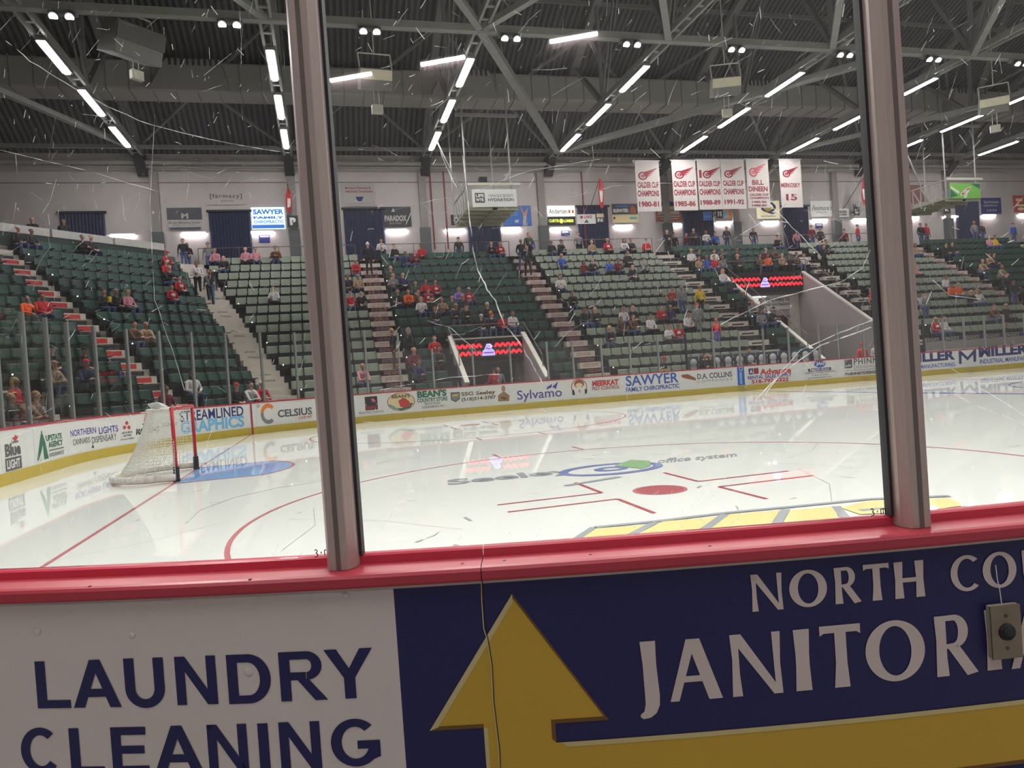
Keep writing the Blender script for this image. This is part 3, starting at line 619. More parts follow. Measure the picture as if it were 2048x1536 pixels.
# tunnels with their side walls
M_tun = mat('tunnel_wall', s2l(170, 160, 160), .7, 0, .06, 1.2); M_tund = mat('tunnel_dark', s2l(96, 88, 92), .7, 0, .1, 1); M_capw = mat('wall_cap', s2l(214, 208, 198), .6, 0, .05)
def slope_z(Y, h): return .90+.634*(Y-4.42-D0)+h
for vi, (u0, u1, jr, YH) in enumerate(VOM):
    x0, x1 = u0+5.18, u1+5.18; h = .28 if vi == 0 else .12; Ys = 14.5 if vi == 0 else 14.6
    for k, (xx, sgn) in enumerate(((x0, 1), (x1, -1))):
        e = empty('tunnel_wall', (xx, Ys, 0), 0, f'{("left", "right")[k]} sloping side wall of the {("small tunnel under sign O", "wide tunnel under sign M")[vi]}', 'wall', 'sloping tunnel side walls'); bpy.context.view_layer.update()
        xa, xb = (xx, xx+.12*sgn); xa, xb = min(xa, xb), max(xa, xb)
        b = MB(); b.hexa([(xa, Ys, 0), (xb, Ys, 0), (xb, YH+(3.2 if vi == 0 else 2.6), 0), (xa, YH+(3.2 if vi == 0 else 2.6), 0), (xa, Ys, slope_z(Ys, h)), (xb, Ys, slope_z(Ys, h)), (xb, YH, slope_z(YH, h)), (xa, YH, slope_z(YH, h))]); wobj(b, 'wall_panel', M_tun, e)
        b = MB(); b.bar((xx+.06*sgn, Ys, slope_z(Ys, h)+.03), (xx+.06*sgn, YH, slope_z(YH, h)+.03), .2, .08); wobj(b, 'wall_cap', M_capw, e)
    zt = rzz(jr)+.12; zl = zt-(.95 if vi == 0 else 1.25)
    e = empty('tunnel_header', ((x0+x1)/2, YH, zl), 0, f'dark header over the {("small tunnel under sign O", "wide tunnel under sign M")[vi]} carrying a red screen', 'header', 'tunnel headers'); bpy.context.view_layer.update()
    b = MB(); b.box(x0+.12, x1-.12, YH, YH+.1, zl, zt); wobj(b, 'fascia', mat('fascia', s2l(70, 52, 56), .6), e)
    b = MB(); b.box(x0-.1, x1+.1, YH-.05, YH+.16, zt, zt+.07); wobj(b, 'top_rail', M_cream if vi == 0 else M_dark, e)
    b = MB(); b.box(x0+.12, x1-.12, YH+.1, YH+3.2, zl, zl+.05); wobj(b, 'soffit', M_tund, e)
    # led screen, a lit device on the fascia
    zc = zt-.50 if vi == 0 else zt-.52; hh = .36 if vi == 0 else .37; y = YH-.1
    e2 = empty('led_screen', ((x0+x1)/2, y, zc), 0, f'long LED screen with red zigzags over the {("small tunnel under sign O", "wide tunnel under sign M")[vi]}', 'screen', 'LED screens over the tunnels'); bpy.context.view_layer.update()
    xa, xb = x0+.15, x1-.15
    b = MB(); b.box(xa, xb, y, y+.1, zc-hh, zc+hh); wobj(b, 'casing', mat('led_off', (.03, .004, .006), .4), e2)
    ML = glow('led_red', (1, .03, .06), .85); MV = glow('led_violet', (.6, .5, 1), 1.0); nz = 5 if vi == 0 else 8; S = wall_pt_f(y)
    for sg in (-1, 1):
        for band in (.5, -.42):
            pts = []; ns = nz*2
            for i in range(ns+1): pts.append(((xa+xb)/2+sg*(.3+(xb-xa-.7)/2*i/ns), zc+hh*(band+(.24 if i % 2 else -.24))))
            Deco().line(pts, hh*.30).build('zigzag', ML, S, .006, e2)
    cx = (xa+xb)/2; sc = hh*.8
    Deco().poly([(cx-1.05*sc, zc-1.0*sc), (cx+1.05*sc, zc-1.0*sc), (cx+.95*sc, zc-.2*sc), (cx+.5*sc, zc+.1*sc), (cx-.5*sc, zc+.1*sc), (cx-.95*sc, zc-.2*sc)]).disc(cx+.05, zc+.5*sc, .42*sc, .4*sc).poly([(cx-.7*sc, zc-.1*sc), (cx-.2*sc, zc+.95*sc), (cx+.1*sc, zc+.6*sc)]).poly([(cx+.3*sc, zc+.8*sc), (cx+.75*sc, zc+.5*sc), (cx+.4*sc, zc)]).build('screen_emblem', MV, S, .012, e2)
    Deco().rect(cx-.8*sc, cx+.8*sc, zc-.62*sc, zc-.42*sc).rect(cx-.1*sc, cx+.3*sc, zc+.0*sc, zc+.2*sc).rect(cx-.3*sc, cx+.3*sc, zc+.5*sc, zc+.6*sc).build('screen_emblem', glow('led_violet_dim', (.3, .1, .8), .5), S, .016, e2)
# made-up tube lamps, added to brighten the tunnel interiors
for x_, y_, z_, lb in ((9.8, 18.7, 2.06, 'added tube lamp on the ceiling inside the small tunnel'), (27.0, 22.95, 4.9, 'added tube lamp at the top of the wide tunnel')):
    e = empty('tunnel_fill_lamp', (x_, y_, z_), 0, lb, 'light'); b = MB(); b.box(-.8, .8, -.05, .05, .0, .05); b.build('housing', M_white, e); b = MB(); b.box(-.78, .78, -.035, .035, -.03, 0); b.build('tube', mat('tunnel_fill_tube', (.8, .8, .8), emit=(1, .95, .95), es=(10 if x_ < 15 else 4)), e)
# back walls inside the tunnels
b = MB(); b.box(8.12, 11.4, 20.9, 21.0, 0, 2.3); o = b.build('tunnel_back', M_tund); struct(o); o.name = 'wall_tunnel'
e = empty('tunnel_doorway', (27.5, 23.4, 0), 0, 'pale beam, pillar and ribbed curtain at the back of the wide tunnel', 'doorway'); bpy.context.view_layer.update()
b = MB(); b.box(25.02, 30.17, 23.3, 23.5, 3.75, 5.2); wobj(b, 'beam', M_tun, e)
b = MB(); b.box(29.55, 30.17, 23.2, 23.5, 0, 5.2); wobj(b, 'pillar', M_capw, e)
b = MB()
for i in range(44): x = 25.02+i*.1; b.box(x, x+.055, 23.6+(.03 if i % 2 else 0), 23.66, 0, 3.8); b.box(x+.055, x+.1, 23.66, 23.7, 0, 3.8)
wobj(b, 'curtain', mat('curtain_mauve', s2l(120, 106, 114), .8, 0, .1, 3), e)
WS = wall_pt_f(23.27)
def inv_y(Y): return lambda x, y: (lambda w: (w.x, w.z))(at(x, y, 1, Y))
a = Ad(1500, 1607, 'white hospital banner reading Any Time. Every One. in the wide tunnel', WS, inv_y(23.27), 590, 619, grp=None, name='banner', cat='banner', off=.02)
a.t('Any Time. Every One.', 1515, 1585, 595, 604, 'dgrey', .03); a.t('New Emergency Department', 1515, 1585, 606, 613, 'grey', .03); a.E(1588, 1604, 592, 611, 'grey')
def rail(name, pts, posts, label, r=.022, m=None, base=None, grp=None):
    e = empty(name, pts[0], 0, label, 'railing', grp); bpy.context.view_layer.update()
    b = MB(); b.path(pts, r); wobj(b, 'hand_rail', m or M_railm, e)
    for p, zz in posts:
        b = MB(); b.tube(p, (p[0], p[1], zz), r, 6); wobj(b, 'rail_post', m or M_railm, e)
    return e
M_railm = mat('rail_grey', s2l(112, 100, 96), .5, .3)
rail('tunnel_railing', [(8.0, 15.6, slope_z(15.6, .9)), (8.0, 17.8, 3.75), (11.52, 17.8, 3.75), (11.52, 15.2, slope_z(15.2, .85))], [((8.0, 17.8, 2.98), 3.75), ((11.52, 17.8, 2.98), 3.75), ((8.0, 15.6, slope_z(15.6, .1)), slope_z(15.6, .9)), ((11.52, 15.2, slope_z(15.2, .1)), slope_z(15.2, .85))], 'thin brown handrail around the small tunnel under sign O')
rail('tunnel_railing', [(24.75, 15.4, slope_z(15.4, .9)), (24.75, 22.7, slope_z(22.7, .9))], [((24.75, y, slope_z(y, 0)), slope_z(y, .9)) for y in (15.4, 17.8, 20.2, 22.7)], 'sloping handrail on the left side of the wide tunnel')
rail('tunnel_railing', [(30.42, 22.7, slope_z(22.7, .9)), (30.42, 15.4, slope_z(15.4, .9))], [((30.42, y, slope_z(y, 0)), slope_z(y, .9)) for y in (22.7, 20.2, 17.8, 15.4)], 'sloping handrail on the right side of the wide tunnel')
rail('tunnel_railing', [(24.75, 22.7, slope_z(22.7, .9)), (30.42, 22.7, slope_z(22.7, .9))], [((27.4, 22.7, 6.0), slope_z(22.7, .9))], 'level dark handrail above the red screen of the wide tunnel')
YR = 4.42+DT+.05
rail('concourse_railing', [(-3.4, YR, 9.05), (4.6, YR, 9.05)], [((x, YR, 8.18), 9.05) for x in (-3.4, -1.4, .6, 2.6, 4.6)], 'thin railing behind the pale seats under the SAWYER screen')
rail('concourse_railing', [(6.0, YR, 9.05), (13.3, YR, 9.05)], [((x, YR, 8.18), 9.05) for x in (6.0, 7.8, 9.6, 11.4, 13.3)], 'thin railing behind the dark green seats under sign O')
rail('concourse_railing', [(14.6, YR, 9.05), (22.3, YR, 9.05)], [((x, YR, 8.18), 9.05) for x in (14.6, 16.6, 18.6, 20.6, 22.3)], 'thin railing behind the pale seats left of sign M')
rail('concourse_railing', [(23.6, YR, 9.05), (31.3, YR, 9.05)], [((x, YR, 8.18), 9.05) for x in (23.6, 25.6, 27.6, 29.6, 31.3)], 'thin railing behind the dark seats under sign M')
rail('concourse_railing', [(32.5, YR, 9.05), (40.7, YR, 9.05)], [((x, YR, 8.18), 9.05) for x in (32.5, 34.6, 36.6, 38.6, 40.7)], 'thin railing behind the pale seats under sign L')
# half wall behind the corner seats
e = empty('half_wall', sp(45, DT+.1, 0, 8.18), 0, 'dark half wall with a white top edge behind the corner seats', 'wall'); bpy.context.view_layer.update()
b = MB(); p = [sp(45, DT, -T22*DT), sp(45, DT, 7.5), sp(45, DT+.12, 7.5), sp(45, DT+.12, -T22*DT)]
b.hexa([(v.x, v.y, 8.18) for v in p]+[(v.x, v.y, 8.78) for v in p]); wobj(b, 'wall_panel', mat('half_wall_dark', s2l(50, 66, 62), .7), e)
for u in (-9, -6.2, -3.4, -.6, 2.2, 5.0):
    b = MB(); p = [sp(45, DT-.03, u), sp(45, DT-.03, u+2.7 if u < 5 else 7.5), sp(45, DT+.16, u+2.7 if u < 5 else 7.5), sp(45, DT+.16, u)]
    b.hexa([(v.x, v.y, 8.78) for v in p]+[(v.x, v.y, 9.12) for v in p]); wobj(b, 'top_board', mat('board_grey', s2l(190, 186, 182), .5), e)

# ---------------------------------------------------------------- seats
M_sd = mat('seat_dark_green', s2l(36, 72, 63), .5, 0, .1, 2); M_sl = mat('seat_sage', s2l(146, 154, 138), .5, 0, .06, 2); M_sp = mat('seat_under', s2l(30, 36, 36), .6); M_sdd = mat('seat_pan_dark', s2l(20, 34, 32), .5)
def seat_back_mb(w):
    b = MB(); nx = 4; rows = [(.50, .08, .96), (.525, .085, 1), (.65, .12, 1), (.80, .15, .99), (.83, .16, .94)]; n = (nx+1)
    for sgn in (0, 1):
        for z, y, k in rows:
            for i in range(nx+1):
                x = (-.5+i/nx)*w*k; b.v.append((x, y+.03*sgn-.0*sgn+.10*(x/w)**2*-1, z))
    R = len(rows)
    for j in range(R-1):
        for i in range(nx):
            a = j*n+i; b.f.append((a, a+1, a+n+1, a+n)); c = a+R*n; b.f.append((c+n, c+n+1, c+1, c))
    for j in range(R-1):
        for i in (0, nx): a = j*n+i; c = a+R*n; b.f.append((a, a+n, c+n, c))
    for i in range(nx):
        a = i; c = a+R*n; b.f.append((a, c, c+1, a+1)); a = (R-1)*n+i; c = a+R*n; b.f.append((a, a+1, c+1, c))
    b.mi = [0]*len(b.f); return b
def seat_pan_mb(w, up=True):
    b = MB(); w *= .92
    if up: b.hexa([(-w/2, .02, .33), (w/2, .02, .33), (w/2, .08, .32), (-w/2, .08, .32), (-w/2*.95, .03, .50), (w/2*.95, .03, .50), (w/2*.95, .09, .50), (-w/2*.95, .09, .50)])
    else: b.hexa([(-w/2, -.32, .40), (w/2, -.32, .40), (w/2, .08, .37), (-w/2, .08, .37), (-w/2, -.33, .44), (w/2, -.33, .44), (w/2, .08, .42), (-w/2, .08, .42)])
    return b
def seat_leg_mb():
    b = MB()
    for sx in (-.235, .235): b.box(sx-.015, sx+.015, -.02, .10, 0, .44); b.box(sx-.02, sx+.02, -.25, .12, .5, .53); b.box(sx-.012, sx+.012, .06, .12, .42, .52)
    b.box(-.235, .235, .03, .06, .28, .32)
    return b
SM = {}
for key, w, mb_, mp in (('d', .475, M_sd, M_sdd), ('l', .455, M_sl, M_sp)):
    SM[key] = (seat_back_mb(w).mesh('seat_back', mb_, True), seat_pan_mb(w).mesh('seat_pan', mp), seat_pan_mb(w, False).mesh('seat_pan_down', mp), seat_leg_mb().mesh('seat_leg', M_sp))
SECT = [(90, lambda d: -6.0, lambda d: T22*d-.7, 'd', 'far left end stand'),
        (45, lambda d: -T22*d+.7, lambda d: -.68, 'd', 'corner stand left of its red-signed stair'),
        (45, lambda d: .48, lambda d: T22*d-.65, 'd', 'corner stand right of its red-signed stair'),
        (0, lambda d: -T22*d+.42, lambda d: 4.70-5.18, 'l', 'pale section under the SAWYER screen'),
        (0, lambda d: 5.93-5.18, lambda d: 13.35-5.18, 'd', 'dark section under sign O'),
        (0, lambda d: 14.52-5.18, lambda d: 22.30-5.18, 'l', 'pale section under the white banners'),
        (0, lambda d: 23.56-5.18, lambda d: 31.30-5.18, 'd', 'dark section around the wide tunnel'),
        (0, lambda d: 32.5-5.18, lambda d: 40.70-5.18, 'l', 'pale section under sign L'),
        (0, lambda d: 41.9-5.18, lambda d: 49.8-5.18, 'd', 'dark section under sign K')]
SEATS = []
for si, (th, f0, f1, key, nm) in enumerate(SECT):
    for j in range(NROW):
        d = rd(j)+(.55 if j else .45); u0, u1 = f0(d), f1(d); n = int((u1-u0)/.5); off = u0+((u1-u0)-n*.5 if th == 90 or (th == 45 and si == 1) or (th == 0 and si == 3) else 0)+.25
        for i in range(n):
            u = off+i*.5
            if th == 0 and any(a-.52 < u < b_+.52 and j < jr for a, b_, jr, _ in VOM): continue
            p = sp(th, d, u, rzz(j)); q = proj(p+Vector((0, 0, .8)))
            SEATS.append(dict(s=si, j=j, i=i, p=p, th=th, key=key, q=q, occ=False, dist=(p-CO).length, vis=(-320 < q[0] < 2250 and q[2] > 0 and q[1] < 905)))
SEATS = [s for s in SEATS if s['vis']]
# ---------------------------------------------------------------- spectators
def cap_mesh(bm, p, q, r0, r1):
    """closed tapered capsule"""
    p, q = Vector(p), Vector(q); mb = MB(); d = (q-p); L = d.length; d.normalize()
    p_, q_, r, u = mb.frame(p, q); n = 10; rings = []
    for k, (c, rr, t) in enumerate([(p, r0, -80), (p, r0, -45), (p, r0, 0), (q, r1, 0), (q, r1, 45), (q, r1, 80)]):
        a = math.radians(t); c2 = c+d*(rr*math.sin(a)); rings.append([c2+(r*math.cos(2*math.pi*i/n)+u*math.sin(2*math.pi*i/n))*rr*math.cos(a) for i in range(n)])
    vs = [bm.verts.new(v) for rg in rings for v in rg]
    for k in range(5):
        for i in range(n): bm.faces.new([vs[k*n+i], vs[k*n+(i+1) % n], vs[(k+1)*n+(i+1) % n], vs[(k+1)*n+i]])
    bm.faces.new(vs[:n][::-1]); bm.faces.new(vs[5*n:])
SK, TP, TR, SH, DK = 0, 1, 2, 3, 4
def arm(sx, sh, el, ha, fist=.5):
    """upper arm, forearm, palm, four fingers and a thumb"""
    P = [(sh, el, .056, .044, TP), (el, ha, .042, .031, TP)]
    h = Vector(ha); d = (h-Vector(el)).normalized(); side = d.cross(Vector((0, 0, 1))); side = side.normalized() if side.length > .1 else Vector((1, 0, 0)); dn = d.cross(side).normalized()
    if dn.z > 0: dn = -dn
    pc = h+d*.075; P.append((h, pc, .028, .034, SK))
    for k, L in ((-1.5, .062), (-.5, .075), (.5, .07), (1.5, .052)):
        b0 = pc+side*(k*.021); b1 = b0+d*(L*.55)+dn*.012; b2 = b1+d*(L*.35)+dn*(.03*fist+.01); P += [(b0, b1, .0125, .0115, SK), (b1, b2, .0115, .0105, SK)]
    t0 = h+d*.02+side*(-.03*sx); t1 = t0+side*(-.03*sx)+d*.035+dn*.01; P += [(t0, t1, .015, .012, SK), (t1, t1+d*.03, .012, .011, SK)]
    return P
def head(c, lean=0):
    c = Vector(c); P = [(c+Vector((0, .012, .035)), c+Vector((0, .0, .01)), .088, .084, SK), (c+Vector((0, -.012, -.02)), c+Vector((0, -.03, -.062)), .068, .05, SK), (c+Vector((0, .02, -.05)), c+Vector((0, .03, -.17)), .052, .06, SK)]
    P += [(c+Vector((0, -.088, .012)), c+Vector((0, -.108, -.018)), .012, .016, SK)]
    for s in (-1, 1): P += [(c+Vector((s*.083, .01, .02)), c+Vector((s*.086, .012, -.02)), .016, .012, SK)]
    return P
def body_prims(pose):
    P = []
    if pose[0] == 's':                                        # seated, facing -Y, origin on the tread under the hips
        ln = {'s1': 0, 's2': -.16, 's3': .02, 's4': -.03}[pose]
        hip = .53; sh = (0, ln+.02, 1.02); hc = (0, ln-.02, 1.222)
        P += [((-.09, .02, hip), (.09, .02, hip), .125, .125, TR), ((0, .03, .60), (0, ln*.5+.03, .80), .14, .145, TP), ((-.055, ln*.5+.03, .80), (-.07, ln+.03, .95), .12, .115, TP), ((.055, ln*.5+.03, .80), (.07, ln+.03, .95), .12, .115, TP), ((-.13, ln+.03, 1.0), (.13, ln+.03, 1.0), .068, .068, TP)]
        for s in (-1, 1):
            kn = (s*.13, -.44, .53); an = (s*.13, -.34+(.03 if s > 0 else -.01), .09)
            P += [((s*.09, .0, hip), kn, .095, .065, TR), (kn, an, .062, .044, TR), ((an[0], an[1]+.01, .05), (an[0]*1.1, an[1]-.15, .035), .042, .036, SH)]
        S = lambda s: (s*.19, ln+.03, .98)
        if pose == 's1':
            for s in (-1, 1): P += arm(s, S(s), (s*.25, ln-.05, .73), (s*.09, -.27, .66))
        elif pose == 's2':
            for s in (-1, 1): P += arm(s, S(s), (s*.2, -.36, .68), (s*.03, -.5, .72), 1)
        elif pose == 's3':
            P += arm(-1, S(-1), (-.25, -.04, .74), (-.1, -.28, .66)); P += arm(1, S(1), (.24, -.15, .84), (.1, -.2, 1.08), 1)
        else:
            P += arm(-1, S(-1), (-.27, -.08, .74), (-.04, -.26, .80), 1); P += arm(1, S(1), (.27, -.08, .74), (.04, -.26, .80), 1)
        return P+head(hc), hc
    hc = (0, -.01, 1.605); step = .18 if pose == 't3' else .02
    P += [((-.075, .01, .95), (.075, .01, .95), .12, .12, TR), ((0, .01, 1.02), (0, .01, 1.2), .132, .14, TP), ((-.06, .01, 1.2), (-.075, .01, 1.34), .118, .11, TP), ((.06, .01, 1.2), (.075, .01, 1.34), .118, .11, TP), ((-.14, .01, 1.39), (.14, .01, 1.39), .066, .066, TP)]
    for s in (-1, 1):
        st = step*s; kn = (s*.1, -.02-st*.7, .5); an = (s*.11, .02-st, .09)
        P += [((s*.09, .01, .92), kn, .092, .062, TR), (kn, an, .06, .044, TR), ((an[0], an[1]+.02, .05), (an[0]*1.15, an[1]-.16, .035), .042, .036, SH)]
        S0_ = (s*.2, .01, 1.37)
        if pose == 't1' or pose == 't3': P += arm(s, S0_, (s*.27, .03-st*.4, 1.1), (s*.26, -.06+st*.6, .86), .6)
        elif pose == 't2': P += arm(s, S0_, (s*.28, -.02, 1.1), (s*.06, -.2, 1.12+.03*s), 1)
        else: P += arm(s, S0_, (s*.28, -.03, 1.1), (s*.1, -.26, 1.22 if s > 0 else .95), 1)
    return P+head(hc), hc
def seg_d(c, p, q):
    d = q-p; t = max(0, min(1, (c-p).dot(d)/max(1e-9, d.dot(d)))); return (c-(p+d*t)).length, t
def body_mesh(pose):
    P, hc = body_prims(pose); bm = bmesh.new()
    for p, q, a, b_, t in P: cap_mesh(bm, p, q, a, b_)
    me = bpy.data.meshes.new('b'); bm.to_mesh(me); bm.free(); o = bpy.data.objects.new('b', me); C.objects.link(o)
    r = o.modifiers.new('r', 'REMESH'); r.mode = 'VOXEL'; r.voxel_size = .0135; r.use_smooth_shade = True
    s = o.modifiers.new('s', 'SMOOTH'); s.iterations = 2; s.factor = .5
    dg = bpy.context.evaluated_depsgraph_get(); me2 = bpy.data.meshes.new_from_object(o.evaluated_get(dg)); bpy.data.objects.remove(o)
    me2.name = 'person_body_'+pose; me2.materials.clear()
    for i in range(5): me2.materials.append(None)
    PP = [(Vector(p), Vector(q), a, b_, t, (Vector(p)+Vector(q))/2, (Vector(p)-Vector(q)).length/2) for p, q, a, b_, t in P]; hcv = Vector(hc); idx = []
    eyes = [hcv+Vector((s*.033, -.078, .018)) for s in (-1, 1)]; mouth = hcv+Vector((0, -.085, -.05))
    for f in me2.polygons:
        c = f.center; best = 9; bt = 0
        for p, q, a, b_, t, mid, hl in PP:
            dm = (c-mid).length-hl-max(a, b_)
            if dm > best: continue
            d, tt = seg_d(c, p, q); d -= a+(b_-a)*tt
            if d < best: best, bt = d, t
        if bt == SK and (any((c-e).length < .017 for e in eyes) or (abs(c.z-mouth.z) < .007 and abs(c.x) < .026 and c.y < hcv.y-.06)): bt = DK
        idx.append(bt)
    me2.polygons.foreach_set('material_index', idx); me2.polygons.foreach_set('use_smooth', [True]*len(me2.polygons)); me2.update()
    return me2, hc
BODY = {}
def get_body(p):
    if p not in BODY: BODY[p] = body_mesh(p)
    return BODY[p]
def hair_mesh(kind):
    b = MB()
    if kind == 'short': b.ball((0, .034, .05), .096, .097, .09, 14, 7, -.1, 1)
    elif kind == 'long':
        b.ball((0, .036, .05), .1, .1, .092, 14, 7, -.15, 1); b.hexa([(-.095, .03, -.22), (.095, .03, -.22), (.08, .1, -.24), (-.08, .1, -.24), (-.1, .005, .05), (.1, .005, .05), (.09, .11, .04), (-.09, .11, .04)])
    elif kind == 'cap':
        b.ball((0, .016, .055), .1, .106, .086, 14, 6, 0, 1); b.hexa([(-.07, -.19, .045), (.07, -.19, .045), (.085, -.07, .05), (-.085, -.07, .05), (-.06, -.19, .057), (.06, -.19, .057), (.085, -.07, .068), (-.085, -.07, .068)])
    elif kind == 'beanie': b.ball((0, .02, .05), .102, .106, .108, 14, 7, -.02, 1); b.ball((0, .02, .165), .028)
    elif kind == 'horns':
        b.ball((0, .018, .03), .098, .105, .098, 14, 7, -.15, 1)
        for s in (-1, 1): b.tube((s*.05, 0, .12), (s*.09, 0, .22), .022, 8, .004)
    return b.mesh('hair_'+kind, [None], True)
HM = {k: hair_mesh(k) for k in ('short', 'long', 'cap', 'beanie', 'horns')}
PC = dict(red=(190, 40, 52), jersey=(176, 30, 44), black=(34, 34, 38), dark=(48, 46, 50), grey=(128, 126, 130), white=(214, 208, 208), navy=(44, 50, 92), blue=(56, 92, 176), brown=(104, 72, 56), tan=(166, 138, 112), maroon=(112, 34, 48),
          orange=(232, 98, 36), yellow=(222, 182, 30), green=(72, 84, 68), pink=(206, 140, 152), purple=(134, 106, 196), mustard=(166, 140, 46), plaid=(84, 60, 52), jean=(74, 92, 128), khaki=(160, 146, 122), coral=(226, 88, 84))
def pc(n): return mat('cloth_'+n, s2l(*PC[n]), .85, 0, .12, 9)
M_skin = [mat('skin_a', s2l(206, 160, 138), .6, 0, .05), mat('skin_b', s2l(186, 138, 114), .6, 0, .05), mat('skin_c', s2l(150, 106, 84), .6, 0, .05)]
M_hair = dict(brown=mat('hair_brown', s2l(70, 50, 38), .7), dark=mat('hair_dark', s2l(34, 28, 26), .7), blonde=mat('hair_blonde', s2l(176, 142, 92), .7), white=mat('hair_white', s2l(196, 192, 188), .7), grey=mat('hair_grey', s2l(120, 116, 112), .7))
M_fdark = mat('face_dark', s2l(70, 40, 36), .6)
def chest_mark(pose, color, bold):
    """printed band and crest of a jersey, following the torso front"""
    z = (.86 if pose[0] == 's' else 1.24); y = -.155 if pose[0] == 's' else -.145
    if pose == 's2': y -= .1
    b = MB(); b.ball((0, y+.06, z), .1, .075, .075, 14, 6); return b
rnp = random.Random(11)
def person(pos, rz, pose, top, hat, label, grp, tr=None, extra=None, scale=1.0):
    me, hc = get_body(pose); e = empty('person', pos, rz, label, 'person', grp); e.scale = (scale,)*3
    bo = bpy.data.objects.new('body', me); C.objects.link(bo); bo.parent = e
    ms = [rnp.choice(M_skin), pc(top), pc(tr or rnp.choice(['jean', 'black', 'dark', 'jean', 'navy'])), pc(rnp.choice(['black', 'white', 'brown'])), M_fdark]
    for i, m_ in enumerate(ms): bo.material_slots[i].link = 'OBJECT'; bo.material_slots[i].material = m_
    kind, hcx = (hat.split(':')+['brown'])[:2] if ':' in hat else (hat, rnp.choice(['brown', 'dark', 'brown', 'blonde', 'grey']))
    nm = {'cap': 'cap', 'beanie': 'knit_hat', 'horns': 'hair'}.get(kind, 'hair')
    ho = bpy.data.objects.new(nm, HM[kind]); C.objects.link(ho); ho.parent = e; ho.location = hc
    ho.material_slots[0].link = 'OBJECT'; ho.material_slots[0].material = pc(hcx) if kind in ('cap', 'beanie') else M_hair.get(hcx, M_hair['brown'])
    if top == 'jersey':
        b = chest_mark(pose, 'white', 1); o = b.build('jersey_crest', pc('white'), e, True)
    if extra == 'tub':
        b = MB(); zz = .74 if pose[0] == 's' else 1.1; b.tube((0, -.33, zz), (0, -.33, zz+.17), .055, 10, .08); b.ball((0, -.33, zz+.17), .078, .078, .05, 10, 4); t = b.mesh('popcorn_tub', pc('yellow'))
        o = bpy.data.objects.new('popcorn_tub', t); C.objects.link(o); m4 = Matrix.Translation(pos) @ Matrix.Rotation(rz, 4, 'Z'); o.matrix_world = m4
        tag(o, 'yellow popcorn tub held by the '+label.replace('person', 'spectator', 1)[:60].rsplit(' ', 1)[0], 'popcorn tub')
    return e
